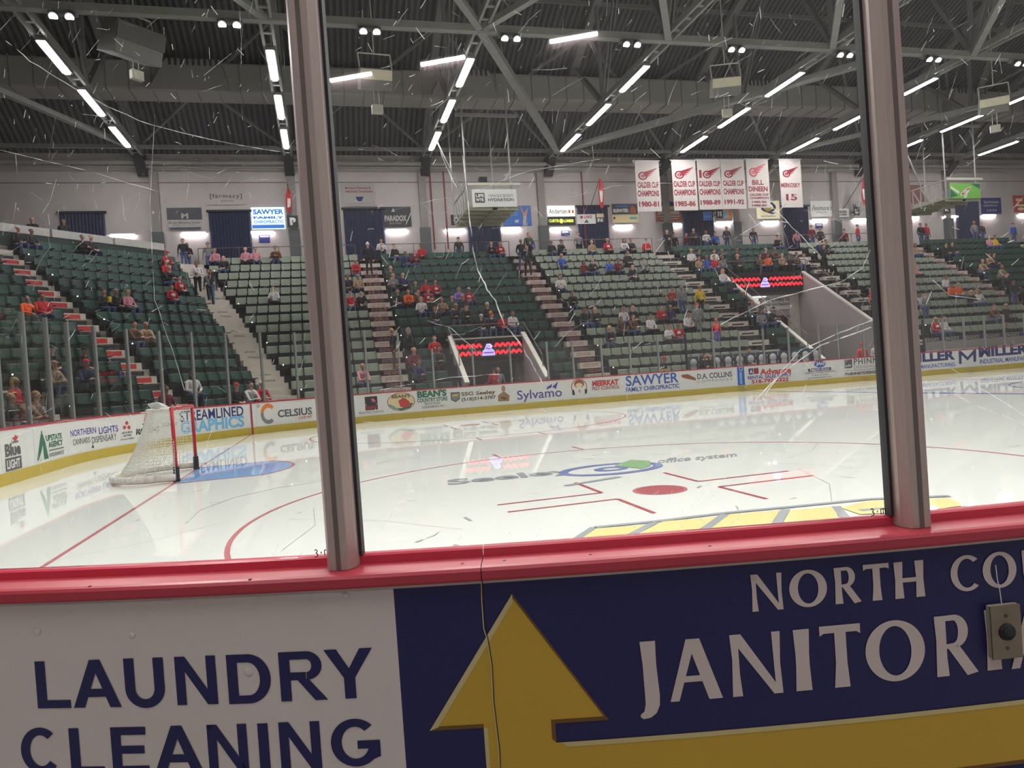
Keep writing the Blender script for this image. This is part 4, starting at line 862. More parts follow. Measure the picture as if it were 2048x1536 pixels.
# x, y of the head in the photograph, pose, top, headwear
SITTERS = '''24 445 s1 dark short:white|41 454 s1 dark short|163 477 s2 dark short|189 478 s1 dark short|331 513 s2 jersey cap:red|339 528 s1 red short|400 504 s1 pink short|446 519 s1 dark short
496 501 s1 pink short:blonde|519 486 s1 pink short|542 489 s4 brown short|333 545 s2 dark short|357 549 s1 jersey short|336 577 s1 jersey short|198 574 s4 dark short:brown tub|239 572 s1 black beanie:grey|268 577 s1 pink short|45 580 s3 orange short|80 587 s1 red short:dark
546 580 s4 white short:dark|259 655 s2 brown short:dark|285 661 s2 tan short|117 712 s1 dark cap:black|154 712 s1 dark cap:black|176 741 s2 navy cap:red|51 745 s1 red long|83 730 s2 tan cap:tan|97 748 s1 tan short|24 791 s1 dark short|40 800 s2 tan short:brown|66 806 s1 brown short
360 779 s1 maroon short:dark|380 785 s1 white long:dark|463 779 s1 dark cap:red|490 779 s2 white short:dark|510 772 s2 red beanie:white
779 496 s1 black short|814 497 s1 navy short|835 497 s4 maroon short|851 492 s1 red short|979 492 s4 dark short|996 492 s1 jersey short|703 524 s2 red short|712 546 s1 tan short|699 551 s1 dark short|696 580 s1 red horns|722 578 s3 black short
772 533 s1 green short|780 555 s4 grey short|799 558 s1 navy short|822 560 s1 green long|840 560 s4 red short|847 573 s1 jersey cap:red|867 572 s1 jersey short|942 571 s1 jersey cap:white|788 589 s1 dark short|819 587 s2 orange long|831 591 s1 brown short|852 597 s1 black beanie:black|876 593 s4 tan long|915 585 s2 purple long|899 602 s1 green short|923 600 s1 dark short
840 609 s4 white long|861 611 s1 dark long|906 620 s2 black cap:tan|926 621 s2 black cap:black|971 619 s4 black short:white tub|994 625 s1 red short|961 656 s1 black cap:white|986 658 s1 black cap:red|1006 657 s2 mustard short|1032 653 s1 white short:dark|864 685 s4 red short:dark|891 691 s2 dark short:dark|818 708 s1 maroon short|831 722 s2 navy long|713 732 s2 pink short
1094 474 s1 dark short|1121 472 s2 dark cap:green|1181 470 s1 tan short|1212 466 s1 jersey short|1248 470 s2 white long|1268 480 s1 dark short|1289 470 s1 red short:dark|1125 506 s1 blue short:blonde|1167 515 s1 maroon long|1186 516 s4 dark short|1219 519 s1 blue short|1238 515 s4 maroon short|1253 512 s1 dark short|1261 528 s1 dark short|1280 524 s2 grey cap:green
1119 562 s4 white long:dark|1139 593 s2 black short|1339 573 s1 red short:dark|1340 602 s1 dark short:dark|1342 614 s1 navy short|1321 621 s4 red short:dark|1170 626 s3 dark short|1190 627 s2 dark long:blonde|1244 624 s1 white short|1261 623 s1 black short|1379 620 s1 white short|1221 650 s2 dark short|1239 641 s1 plaid short|1261 644 s2 brown long|1297 641 s1 white short|1342 645 s4 white short|1364 644 s1 jersey short
1371 506 s1 white short|1390 507 s1 dark short|1405 509 s1 blue short|1423 507 s1 white long|1432 512 s1 red short|1448 503 s1 dark short|1470 503 s4 dark short|1452 530 s1 white long|1467 535 s1 dark short|1480 533 s1 dark short|1384 519 s1 tan short|1435 519 s1 grey short|1472 589 s2 dark short|1492 608 s2 grey short|1511 607 s2 grey short|1525 628 s1 grey long:dark|1538 628 s2 dark cap:black
1551 473 s4 black short:dark|1537 499 s1 maroon short|1552 501 s2 brown short|1574 508 s1 black cap:maroon|1524 514 s1 brown short|1539 514 s1 orange short:dark|1575 526 s1 tan short|1588 526 s1 brown short|1604 525 s1 white short|1638 482 s1 navy short|1658 481 s1 dark short|1735 615 s1 red short:blonde|1977 472 s1 pink short|1991 472 s1 yellow short|1893 486 s1 dark short|1902 486 s1 dark short|1813 488 s1 dark short|1828 488 s1 tan short|1973 510 s2 tan short|1985 510 s1 dark short|1965 535 s2 tan short|2000 530 s2 khaki short|1825 526 s1 pink short|2014 553 s1 dark short
1898 557 s1 white short:dark|1896 571 s1 orange short|1918 571 s1 orange short|1941 584 s1 black long|1950 586 s4 white long:blonde|1819 589 s1 black short:dark|1836 589 s1 white short|1987 620 s2 brown short|2006 618 s1 dark short|1867 649 s1 jersey short|1885 650 s1 white short|2018 656 s1 dark short|1495 692 s1 dark short|1700 584 s2 black cap:white'''
ordn = lambda k: ORD[min(k, len(ORD)-1)]
CN = dict(jersey='red hockey jersey with white crest', jean='denim', coral='coral red top', plaid='dark plaid shirt', khaki='khaki jacket', orange='bright orange top', mustard='mustard top', purple='purple top')
def topn(t): return CN.get(t, t+(' jacket' if t in ('black', 'dark', 'brown', 'grey', 'tan', 'green') else ' shirt'))
def hatn(h):
    k = h.split(':'); 
    return {'cap': f' and {k[1]} cap' if len(k) > 1 else '', 'beanie': f' and {k[1]} knit hat' if len(k) > 1 else '', 'horns': ' and lit horns', 'long': ', long hair'}.get(k[0], '')
USED = {}
def uniq(l, fmt=' ({})'):
    USED[l] = USED.get(l, 0)+1; return l
SHORTSEC = ['end stand at far left', 'left part of corner stand', 'right part of corner stand', 'section under SAWYER screen', 'section under sign O', 'section under banners', 'section around wide tunnel', 'section under sign L', 'section under sign K']
plist = []
for rec in SITTERS.replace('\n', '|').split('|'):
    w = rec.split(); x, y = float(w[0]), float(w[1]); best = None
    for s in SEATS:
        if s['occ'] or not -10 < s['q'][0] < 2058: continue
        q = proj(s['p']+Vector((0, 0, 1.24))); dd = abs(q[0]-x)+abs(q[1]-y)*1.1
        if best is None or dd < best[0]: best = (dd, s)
    if best[0] > 45: continue
    best[1]['occ'] = True; plist.append((best[1], w))
TONE = {0: 0, 45: math.pi/4, 90: math.pi/2}
for s, w in plist:
    lab = f"person in {topn(w[3])}{hatn(w[4])}, {ordn(s['j']+1)} row, seat {ordn(s['i']+1)}, {SHORTSEC[s['s']]}"
    lab = lab.replace('seat ', '') if len(lab.split()) > 15 else lab
    if len(lab.split()) > 16: lab = lab.replace(' with white crest', '')
    bk = s['p']+Vector((0, 0, 0)); t = TONE[s['th']]; 
    person(s['p']+Vector((math.sin(t), -math.cos(t), 0))*.0, t+rnp.uniform(-.25, .25), w[2], w[3], w[4], lab, 'spectators seated in the stands', extra=(w[5] if len(w) > 5 else None), scale=rnp.uniform(.95, 1.03))
# standing people: x y pose top hat where facing(deg) trousers
STAND = '''64 445 t1 dark short c 0|127 448 t1 dark short c 0|365 481 t1 dark short c 0|374 501 t2 dark short c 0|416 501 t1 grey short c 0|410 545 t3 grey short a 0 black|387 549 t3 dark short a 0 jean|396 533 t2 white short a 0
735 488 t3 black beanie:white a 0 black|762 483 t2 white short c 0|917 486 t1 dark short c 180|1040 483 t3 black short a 0 jean|1053 494 t3 black short a 0 black|1077 474 t2 green short a 0 black|1060 474 t1 blue short c 0
784 661 t1 black short:blonde l 90 plaid|816 668 t1 black long l -60 black|1156 468 t1 grey short c 0|1334 463 t2 black short:grey c 0|1348 474 t1 black short c 0|1372 470 t1 maroon short c 40 jean|1387 460 t2 dark short c 0|1412 464 t2 white short c 0|1430 468 t1 blue short c 0|1453 456 t1 dark short c 0|1506 458 t1 dark short c 0
1363 580 t1 grey short r 0 jean|1399 578 t1 yellow short:blonde r 180 dark|1394 611 t1 grey cap:red r 150 grey|1431 627 t1 coral beanie:coral r 0 purple|1593 471 t1 pink short c 0|1623 454 t1 maroon short c 0|1640 458 t1 dark short c 0|1689 462 t1 maroon short c 0|1715 452 t1 red short:dark c 30|1648 499 t4 black short:dark r 0 black
1717 584 t1 coral short:dark r 180 black|1841 449 t1 dark short:dark c 0|1852 449 t1 red short c 0|1948 445 t1 grey short c 0|1963 447 t1 dark short c 0|2026 449 t1 blue short c 0|1850 593 t1 grey cap:black r 180 jean|2014 555 t1 dark short r 0|2027 562 t4 dark short:dark r 0 jean
996 741 t1 grey short:grey f 0 dark|989 752 t2 red short:dark f 180 dark|1327 697 t1 black cap:red f 60 black|1409 699 t1 black short:dark f 0 black|1419 699 t2 black short:dark f -60 black|1724 690 t1 coral cap:red f 0 dark|1751 685 t2 white cap:red f 0 dark'''
WH = {'c': 'standing on the concourse behind the seats', 'a': 'standing on an aisle stair', 'l': 'standing on the stair left of sign O seats', 'r': 'standing among the seats', 'f': 'standing behind the far boards'}
cnt = {}
recs = [r.split() for r in STAND.replace('\n', '|').split('|')]
recs.sort(key=lambda w: float(w[0]))
for w in recs:
    x, y, pose, top, hat, wh, fa = float(w[0]), float(w[1]), w[2], w[3], w[4], w[5], float(w[6]); tr = w[7] if len(w) > 7 else None; cnt[wh] = cnt.get(wh, 0)+1
    if wh == 'c':
        if x < 300:
            t = ray(x, y); k = ((9.81-CZ)/t.z)*.985; p = CO+t*k; p.z = 8.18
            # keep clear of the half wall: at least .5 m behind the corner's last row
            dn = (p.x-5.18)*(-.7071)+(p.y-4.42)*.7071
            if dn < DT+.6: p += Vector((-.7071, .7071, 0))*(DT+.6-dn)
        else:
            p = at(x, y, 2, 9.81); p = at(x, y, 1, min(28.9, max(YR+.55, p.y))); p.z = 8.18
        zf = 8.18
    elif wh == 'f':
        Y = 14.0 if x > 1100 else 16.4; p = at(x, y, 1, Y); p.z = 0.0 if x < 1100 else .0; zf = p.z
        if x > 1100: p = at(x, y, 1, 13.6); p.z = -.02
    else:
        best = None
        for j in range(NROW+1):
            z = rzz(j) if j < NROW else 8.18; d = (rd(j) if j < NROW else DT)+.2
            q = at(x, y, 1, 4.42+d) if x > 395 or wh != 'a' else None
            if q is None:      # mitre stair: walk along the bisector
                q = Vector((5.18, 4.42, 0))+Vector((-math.sin(math.pi/8), math.cos(math.pi/8), 0))*(d/math.cos(math.pi/8)); pr = proj((q.x, q.y, z+1.63)); er = abs(pr[1]-y)/38; q.z = z
            else: er = abs(q.z-(z+1.63))
            if best is None or er < best[0]: best = (er, Vector((q.x, q.y, z)))
        p = best[1]
        if wh == 'a' and abs(x-1053) < 30: p.x = min(14.3, max(13.6, p.x))
        if wh == 'a' and x < 420: p.x += (x-400)/60
    if wh == 'r' and 1690 < x < 1760: p.x = max(p.x, 30.95)
    for s in SEATS:
        if wh == 'r' and (s['p']-p).length < .45: s['occ'] = True
    fw = {'c': 'on the concourse', 'a': 'on an aisle stair', 'l': 'on stair left of sign O', 'r': 'among the seats', 'f': 'behind the far boards'}[wh]
    lab = f"person in {topn(top)}{hatn(hat)} standing {fw}, {ordn(cnt[wh])} from left"
    person(p+Vector((0, 0, .0)), math.radians(fa), pose, top, hat, lab, None, tr=tr, scale=.8 if (wh == 'r' and y > 620) else 1)
# ---------------------------------------------------------------- place the seats (nearest 300 one by one, the rest as one mass)
SEATS.sort(key=lambda s: s['dist'])
BLK = lambda s: s['q'][0] > 1380 and s['j'] < 1
near = [s for s in SEATS if 5 < s['q'][0] < 2043 and 440 < s['q'][1] < 850][:300]; ids = set(id(s) for s in near)
for s in near:
    c = 'dark green' if s['key'] == 'd' else 'pale sage green'; t = TONE[s['th']]
    e = empty('stadium_seat', s['p'], t, f"{c} seat, {ordn(s['j']+1)} row up, {ordn(s['i']+1)} from left, {SHORTSEC[s['s']]}", 'seat', 'stadium seats in the stands')
    mm = SM[s['key']]
    for nm, me in (('seat_back', mm[0]), ('seat_pan', mm[2] if s['occ'] else mm[1]), ('seat_leg', mm[3])):
        o = bpy.data.objects.new(nm, me); C.objects.link(o); o.parent = e
V = []; F = []; MI = []
mt = [M_sd, M_sdd, M_sl, M_sp]; cache = {}
for key in 'dl':
    for occ in (0, 1):
        vv = []; ff = []; mi = []
        for me, mk in ((SM[key][0], 0 if key == 'd' else 2), (SM[key][2] if occ else SM[key][1], 1 if key == 'd' else 3), (SM[key][3], 3)):
            k = len(vv); vv += [tuple(v.co) for v in me.vertices]; ff += [tuple(i+k for i in p.vertices) for p in me.polygons]; mi += [mk]*len(me.polygons)
        cache[key, occ] = (vv, ff, mi)
for s in SEATS:
    if id(s) in ids: continue
    vv, ff, mi = cache[s['key'], int(s['occ'])]; t = TONE[s['th']]; ct, st = math.cos(t), math.sin(t); p = s['p']; k = len(V)
    V += [(p.x+ct*x-st*y, p.y+st*x+ct*y, p.z+z) for x, y, z in vv]; F += [tuple(i+k for i in f) for f in ff]; MI += mi
b = MB(); b.v, b.f, b.mi = V, F, MI
o = b.build('stadium_seats', mt); tag(o, 'rows of dark green and pale sage seats farther up the stands', 'seats', 'stadium seats in the stands', 'stuff')
# ---------------------------------------------------------------- roof trusses, bracing and duct
ZC = 14.62
nodeY = [-27.2, -19.9, -12.7, -5.5, 0, 5.5, 12.7, 19.9, 27.2]
def topz(y): return rz(y)-.45
for i, x in enumerate(TRX):
    if i in (0, 9): pass
    e = empty('roof_truss', (x, 0, ZC), 0, f'grey steel bowstring roof truss running away from the camera, {ORD[i+1]} from the left', 'truss', 'roof trusses'); bpy.context.view_layer.update()
    b = MB()
    for sx in (-.2, .2): b.box(x+sx-.05, x+sx+.05, -29.3, 29.3, ZC-.06, ZC+.2)
    for k in range(62):
        y = -28.9+k*.95; b.box(x-.2, x+.2, y, y+.14, ZC+.02, ZC+.06)
    wobj(b, 'bottom_chord', M_steel2, e)
    b = MB(); ys = [-29.2+58.4*k/24 for k in range(25)]
    for y0, y1 in zip(ys, ys[1:]): b.bar((x, y0, topz(y0)), (x, y1, topz(y1)), .4, .3)
    wobj(b, 'top_chord', M_steel, e)
    for k, (y0, y1) in enumerate(zip(nodeY, nodeY[1:])):
        ym = (y0+y1)/2
        if abs(ym) > 24 : ym = (y0+y1)/2
        for a_, c_ in ((y0, ym), (y1, ym)):
            if y1 < 5: continue
            b = MB()
            for sx in (-.09, .09): b.bar((x+sx, a_, ZC+.1), (x+sx, c_, topz(c_)), .05, .2)
            wobj(b, 'web_member', M_steel, e)
        if y1 > 5 and abs(y1) < 28:
            b = MB(); b.bar((x, y1, ZC+.1), (x, y1, topz(y1)), .16, .16); wobj(b, 'web_post', M_steel, e)
    b = MB(); b.hexa([(x-.26, 28.4, 14.4), (x+.26, 28.4, 14.4), (x+.26, 29.3, 13.7), (x-.26, 29.3, 13.7), (x-.26, 28.2, 14.75), (x+.26, 28.2, 14.75), (x+.26, 29.3, 14.75), (x-.26, 29.3, 14.75)]); wobj(b, 'end_bracket', M_dark, e)
def brace(p, q, w, label, m=None, name='roof_brace'):
    b = MB(); b.bar(p, q, w, w*.9); o = wobj(b, name, m or M_steel2); tag(o, label, 'brace', 'roof bracing'); return o
brace((XL, 12.72, 14.62), (XR, 12.72, 14.62), .3, 'long level steel beam carrying the twin floodlights across the trusses', None, 'roof_beam')
brace((XL, 27.35, 14.7), (XR, 27.35, 14.7), .2, 'level steel beam across the truss ends near the far wall', M_steel, 'roof_beam')
BR = [((1.38, -.5), (9.22, 12.7)), ((9.22, 12.7), (17.07, 27.2)), ((17.07, 27.2), (28.7, 12.7)), ((1.38, 12.7), (-6.4, -.5)), ((17.07, 12.7), (12.0, 4)), ((24.92, 12.7), (18, 3)), ((32.5, 12.7), (25, 3)), ((32.5, 27.2), (44, 12.7)), ((-6.4, 27.2), (-13, 12.7)), ((9.22, 12.7), (13.5, 5))]
for k, (p, q) in enumerate(BR): brace((*p, 14.62), (*q, 14.62), .34 if k in (1, 2) else .26, f'{ORD[k+1]} listed slanting grey steel brace between the roof trusses')
# X braces in the roof plane between trusses near the eave
for i in range(1, 8):
    for s in (0, 1):
        xa, xb = TRX[i], TRX[i+1]; y0, y1 = (21.5, 28.6) if s else (28.6, 21.5)
        brace((xa, y0, topz(y0)-.1), (xb, y1, topz(y1)-.1), .14, f'thin crossed eave brace {"rising to the right" if s else "falling to the right"} in the {ORD[i]} bay from the left', M_steel)
for i in range(0, 9):      # roof purlins
    pass
b = MB()
for y in (14.5, 16.5, 18.5, 20.3, 22.2, 25.9): b.box(XL, XR, y-.06, y+.06, rz(y)-.22, rz(y)-.01)
o = wobj(b, 'roof_purlins', M_steel); o.name = 'trim_20'; struct(o)
# duct
M_duct = mat('duct_metal', s2l(150, 147, 142), .6, .0, .06, 1)
e = empty('air_duct', (20, 24.3, 16.2), 0, 'long fat grey air duct running across under the roof', 'duct'); bpy.context.view_layer.update()
x = -16.0
b = MB(); b.box(-16, 60, 23.5, 25.1, 16.2, 17.65); wobj(b, 'duct_body', M_duct, e, bevel=.12)
for k in range(76):
    b = MB(); xx = -15.5+k; b.box(xx-.02, xx+.02, 23.46, 25.13, 16.16, 17.68); 
    if k % 1 == 0: wobj(b, 'duct_seam', M_steel, e)
for xx in (-2.6, 10.7, 28.0, 43.5):
    b = MB(); b.hexa([(xx-1.9, 22.6, 15.9), (xx+1.7, 22.6, 15.9), (xx+1.7, 23.55, 16.15), (xx-1.9, 23.55, 16.15), (xx-1.1, 22.9, 17.5), (xx+1.3, 22.9, 17.5), (xx+1.3, 23.55, 17.65), (xx-1.1, 23.55, 17.65)]); d_ = wobj(b, 'duct_outlet', M_duct, e)
    b = MB()
    for q in range(9): b.box(xx-1.0+q*.26, xx-.88+q*.26, 22.82, 22.95, 17.15, 17.5)
    wobj(b, 'outlet_grille', M_dark, e)
# pipe and joist along the wall
b = MB(); b.tube((-18, 28.9, 14.35), (XR, 28.9, 14.35), .13, 10)
for k in range(80): xx = -18+k; b.tube((xx, 28.9, 14.1), (xx+.5, 28.9, 14.6), .025, 5); b.tube((xx+.5, 28.9, 14.6), (xx+1, 28.9, 14.1), .025, 5)
b.tube((-18, 28.9, 14.1), (XR, 28.9, 14.1), .04, 6); tag(wobj(b, 'wall_pipe', M_duct), 'long pipe with a lattice joist along the top of the far wall', 'pipe')
for x0, lab in ((890, 'red sprinkler pipe running down the wall left of sign O'), (863, 'second red pipe down the wall between sign PARADOX and sign O'), (1166, 'thin red pipe on the wall left of the lit Andersen sign')):
    p = at(x0, 400, 1, 29.35); b = MB(); b.tube((p.x, 29.35, 9.3), (p.x, 29.35, 14.0), .05, 8); tag(wobj(b, 'wall_pipe', mat('pipe_red', s2l(120, 48, 48), .5)), lab, 'pipe')

# ---------------------------------------------------------------- things on the far wall
WP = wall_pt_f(29.5); WI = inv_y(29.5)
M_curt = mat('curtain_navy', s2l(44, 50, 78), .85, 0, .12, 5)
for k, (xa, xb, yt) in enumerate([(120, 210, 428), (417, 500, 425), (686, 766, 420), (934, 1000, 445), (1153, 1214, 415), (1362, 1425, 425), (1563, 1614, 414), (1908, 1955, 401)]):
    u0, z1 = WI(xa, yt); u1, _ = WI(xb, yt); e = empty('doorway_curtain', ((u0+u1)/2, 29.4, 8.18), 0, f'dark navy pleated curtain in the {ORD[k+1]} doorway from the left on the far wall', 'curtain', 'doorway curtains'); bpy.context.view_layer.update()
    n = 26; b = MB()
    for i in range(n+1): x = u0+(u1-u0)*i/n; y = 29.42-(.07 if i % 2 else 0); b.v += [(x, y, 8.19), (x, y, z1)]
    b.f = [(2*i, 2*i+2, 2*i+3, 2*i+1) for i in range(n)]; b.mi = [0]*n; wobj(b, 'cloth', M_curt, e)
    b = MB(); b.box(u0-.1, u1+.1, 29.3, 29.46, z1, z1+.1); wobj(b, 'curtain_rail', M_dark, e)
LN = ['above the left corner seats', 'under the dark MM banner', 'under the SAWYER screen', 'under the PARADOX sign', 'under sign O', 'under the blue NY sign', 'under the lit Andersen sign', 'under the ELEVATED sign', 'under the framed sign', 'right of sign M', 'under the yellow Q sign', 'under the Fenimore sign', 'right of sign L', 'beside the near right post', 'right of sign K', 'under the navy sign', 'under the red sign']
WLX = [(246, 472), (388, 468), (525, 466), (793, 462), (910, 461), (1021, 458), (1119, 458), (1246, 453), (1345, 450), (1447, 446), (1540, 445), (1638, 441), (1719, 440), (1822, 436), (1900, 434), (1976, 432), (2048, 430)]
for k, (x, y) in enumerate(WLX):
    u, z = WI(x, y); e = empty('wall_light', (u, 29.5, z), 0, f'glowing horizontal tube light on the far wall {LN[k]}', 'light', 'tube lights on the far wall')
    b = MB(); b.box(-.64, .64, -.1, 0, .03, .12); b.build('housing', M_white, e)
    b = MB(); b.tube((-.6, -.09, 0), (.6, -.09, 0), .055, 10); b.build('tube', M_wtube, e, True)
for k, x in enumerate([-4.85, -2.25, 1.18]):     # the same lights on the near side wall, behind the camera
    e = empty('wall_light', (x, -29.5, 9.66), math.pi, f'horizontal tube light on the near wall behind the camera, {ORD[k+1]} along', 'light', 'tube lights on the near wall')
    b = MB(); b.box(-.64, .64, -.1, 0, .03, .12); b.build('housing', M_white, e)
    b = MB(); b.tube((-.6, -.09, 0), (.6, -.09, 0), .055, 10); b.build('tube', M_wtube, e, True)
for n_ in ('offw',): K['offw'] = col('p_offw', 170, 164, 160)
K['wallpale'] = col('p_wallpale', 184, 176, 172); K['charcoal'] = col('p_charcoal', 64, 66, 72); K['signblue'] = col('p_signblue', 56, 104, 176); K['signred'] = col('p_signred', 186, 62, 58); K['signcream'] = col('p_signcream', 214, 200, 150)
def sign(x0, x1, yt, yb, label, backc, off=.06, name='wall_sign', Y=29.5, cat='sign', grp='signs on the far wall', emit=None):
    return Ad(x0, x1, label, wall_pt_f(Y), inv_y(Y), yt, yb, grp=grp, name=name, cat=cat, back=emit or K[backc], off=off)
a = sign(334, 404, 416, 461, 'dark and pale MM banner over the wall light left of the second curtain', 'offw'); a.R(334, 404, 416, 440, 'charcoal'); a.t('M', 363, 377, 427, 438, 'offw', .05); a.t('McCann Mechanical Services', 338, 400, 443, 448, 'dgrey'); a.t('Heating and Cooling', 346, 394, 449, 453, 'grey'); a.R(338, 402, 455, 460, 'charcoal')
a = sign(414, 490, 380, 410, 'pale wall banner lettered farmacy above the second curtain', 'wallpale'); a.t('[farmacy]', 420, 484, 388, 399, 'dgrey', .02, 0, 1.2); a.t('restaurant', 440, 467, 400, 404, 'grey')
M_led = glow('screen_blue', (.62, .78, 1), 1.25); a = sign(503, 570, 415, 459, 'lit blue and white SAWYER screen beside sign P', 'white', emit=M_led, name='lit_sign'); LB = glow('screen_deep_blue', (.04, .16, .55), .7)
a.t('SAWYER', 506, 567, 419, 429, LB, .04); a.t('FAMILY', 507, 568, 433, 438, LB, .05); a.t('CHIROPRACTIC', 508, 568, 441, 447, LB, .02); a.R(505, 569, 450, 457, LB)
def letter(ch, x0, x1, yt, yb):
    a = sign(x0, x1, yt, yb, f'black section sign with the white letter {ch} on the far wall', 'black', .5, 'section_sign', grp='section letter signs'); w = x1-x0; a.t(ch, x0+w*.25, x1-w*.2, yt+4, yb-4, 'white', .08); b = MB(); uc = (a.u0+a.u1)/2; b.box(uc-.04, uc+.04, 28.99, 29.49, (a.v0+a.v1)/2-.04, (a.v0+a.v1)/2+.04); wobj(b, 'bracket', M_dark, a.e)
letter('P', 575, 597, 435, 458); letter('O', 899, 920, 433, 454); letter('M', 1424, 1438, 422, 440); letter('L', 1697, 1709, 417, 434); letter('K', 1875, 1889, 411, 430)
a = sign(684, 750, 368, 413, "pale McCann's pharmacy wall banner above the third curtain", 'offw'); a.t("McCann's Pharmacy &", 690, 741, 374, 380, 'dred'); a.t('Adirondack Compounding', 690, 746, 381, 387, 'dred'); a.P([(711, 394), (727, 394), (723, 403), (715, 403)], 'navy'); a.t('Bay Ridge, NY Queensbury 518 793', 690, 748, 406, 409, 'grey')
a = sign(760, 822, 414, 454, 'black PARADOX sign with white letters right of the third curtain', 'black'); a.t('PARADOX', 769, 813, 431, 443, 'offw', .05); a.P([(782, 424), (786, 416), (790, 424)], 'offw'); a.t('BREWERY', 779, 804, 445, 449, 'grey', .02)
a = sign(1006, 1062, 412, 452, 'blue tourism sign with NY lettering right of the hanging LIFE WTR platform', 'signblue'); a.t('NY', 1030, 1038, 440, 446, 'white', .03); a.t('adventure', 1012, 1034, 424, 427, 'lblue'); a.t('awaits you', 1012, 1034, 429, 432, 'lblue'); a.P([(1042, 414), (1047, 426), (1056, 414), (1053, 430), (1052, 450), (1045, 450), (1046, 432), (1039, 414)], 'skin'); a.P([(1046, 432), (1052, 432), (1052, 451), (1045, 451)], 'offw')
M_ledw = glow('screen_white', (1, .98, .95), 1.1)
a = sign(1094, 1149, 412, 433, 'lit white Andersen screen above a black and yellow sign', 'white', emit=M_ledw, name='lit_sign'); a.t('Andersen', 1097, 1134, 418, 428, 'dgrey'); a.R(1136, 1140, 420, 427, 'orange'); a.R(1143, 1147, 420, 427, 'orange')
a = sign(1095, 1150, 434, 451, 'black sign with yellow CURTIS LUMBER letters under the lit Andersen screen', 'black'); YL = glow('led_yellow', (.85, .9, .1), .8); a.t('CURTIS', 1097, 1117, 439, 445, YL, .04); a.t('LUMBER', 1127, 1147, 439, 445, YL, .04); a.E(1118, 1126, 438, 447, YL)
a = sign(1151, 1189, 430, 449, 'white sponsor sign with red letters hung on the curtain left of ELEVATED', 'white', .2); a.E(1158, 1164, 433, 439, 'red'); a.t('LAKE', 1166, 1182, 432, 438, 'red', .03); a.P([(1166, 447), (1171, 440), (1176, 447)], 'dgrey')
a = sign(1190, 1206, 428, 446, 'small dark and pale yellow sign beside the white sponsor sign', 'dgrey', .2); a.R(1191, 1205, 429, 436, 'cream'); a.t('N', 1193, 1203, 438, 445, 'white', .05)
a = sign(1223, 1274, 408, 428, 'navy ELEVATED sign with a brown figure left of the first banner', 'charcoal'); a.t('ELEVATED', 1226, 1256, 418, 425, 'white', .05); a.R(1230, 1255, 411, 415, 'signblue'); a.P([(1258, 426), (1261, 414), (1265, 411), (1272, 420), (1271, 427)], 'brown')
a = sign(1224, 1276, 430, 446, 'long pale sign directly below the ELEVATED sign', 'cream'); a.R(1259, 1273, 434, 439, 'teal'); a.E(1226, 1230, 434, 439, 'black')
a = sign(1311, 1361, 420, 443, 'framed pale sign between the first two white banners', 'brown'); a.R(1315, 1357, 422, 429, 'offw'); a.R(1314, 1358, 432, 434, 'offw'); a.R(1320, 1354, 437, 439, 'offw')
a = sign(1322, 1348, 404, 416, 'small navy and yellow sign between the first two white banners', 'navy'); a.R(1322, 1348, 413, 416, 'yellow')
a = sign(1404, 1422, 421, 442, 'small blue sign left of section sign M', 'sky', .14); a.t('EVENTS', 1406, 1420, 432, 436, 'lblue')
a = sign(1439, 1480, 418, 439, 'white sign with a blue oval and an orange round shape right of sign M', 'offw'); a.E(1441, 1453, 426, 434, 'teal'); a.P([(1456, 420), (1472, 418), (1479, 426), (1468, 436), (1457, 438)], 'orange'); a.P([(1472, 430), (1479, 428), (1470, 438), (1462, 439)], 'lgreen')
a = sign(1512, 1558, 402, 438, 'cream sign with a large blue letter Q right of the banners', 'signcream', emit=glow('sign_emissive_cream', (1, .9, .62), .35)); a.t('Q', 1520, 1551, 404, 429, 'navy', .02); a.E(1527, 1542, 410, 423, 'yellow'); a.t('Town of Queensbury', 1520, 1550, 431, 435, 'dgrey')  # cream panel with a weak emission of its own
a = sign(1620, 1663, 402, 434, "white Fenimore's sign in dark script right of the seventh curtain", 'white'); a.t("Fenimore's", 1623, 1661, 411, 421, 'dgrey', .01, .3); a.t('pub and grill', 1632, 1652, 424, 427, 'grey')
a = sign(1665, 1696, 418, 435, 'small white sign with two dark lines left of section sign L', 'white', .12); a.t('BUSINESS', 1670, 1691, 422, 427, 'dgrey', .05); a.t('MACHINES', 1670, 1691, 428, 432, 'dgrey', .05)
a = sign(1686, 1737, 402, 440, 'pale square wall sign with a small blue H behind sign L', 'offw', .04); a.t('H', 1705, 1711, 408, 416, 'navy', .05); a.t('HAYES', 1712, 1727, 418, 422, 'grey')
a = sign(1961, 2001, 396, 428, 'navy wall sign with pale script right of the last curtain', 'navy'); a.t('Sound Investment', 1966, 1996, 401, 407, 'offw'); a.t('Entertainment', 1968, 1994, 409, 413, 'offw'); a.t('518 555', 1972, 1992, 419, 423, 'offw')
a = sign(2025, 2075, 391, 424, 'red wall sign at the right edge', 'signred'); a.R(2030, 2043, 397, 403, 'cream'); a.R(2032, 2060, 409, 413, 'cream'); a.E(2034, 2047, 415, 421, 'cream')
for x0, x1, yt, yb, lb in ((518, 540, 470, 486, 'small blue notice under the SAWYER screen light'), (1122, 1139, 461, 472, 'small blue notice under the Andersen screen light'), (1630, 1645, 447, 457, 'small blue notice under the Fenimore sign light')):
    a = sign(x0, x1, yt, yb, lb, 'navy', .03); a.R(x0+2, x1-2, yt+1.5, yt+5, 'offw')
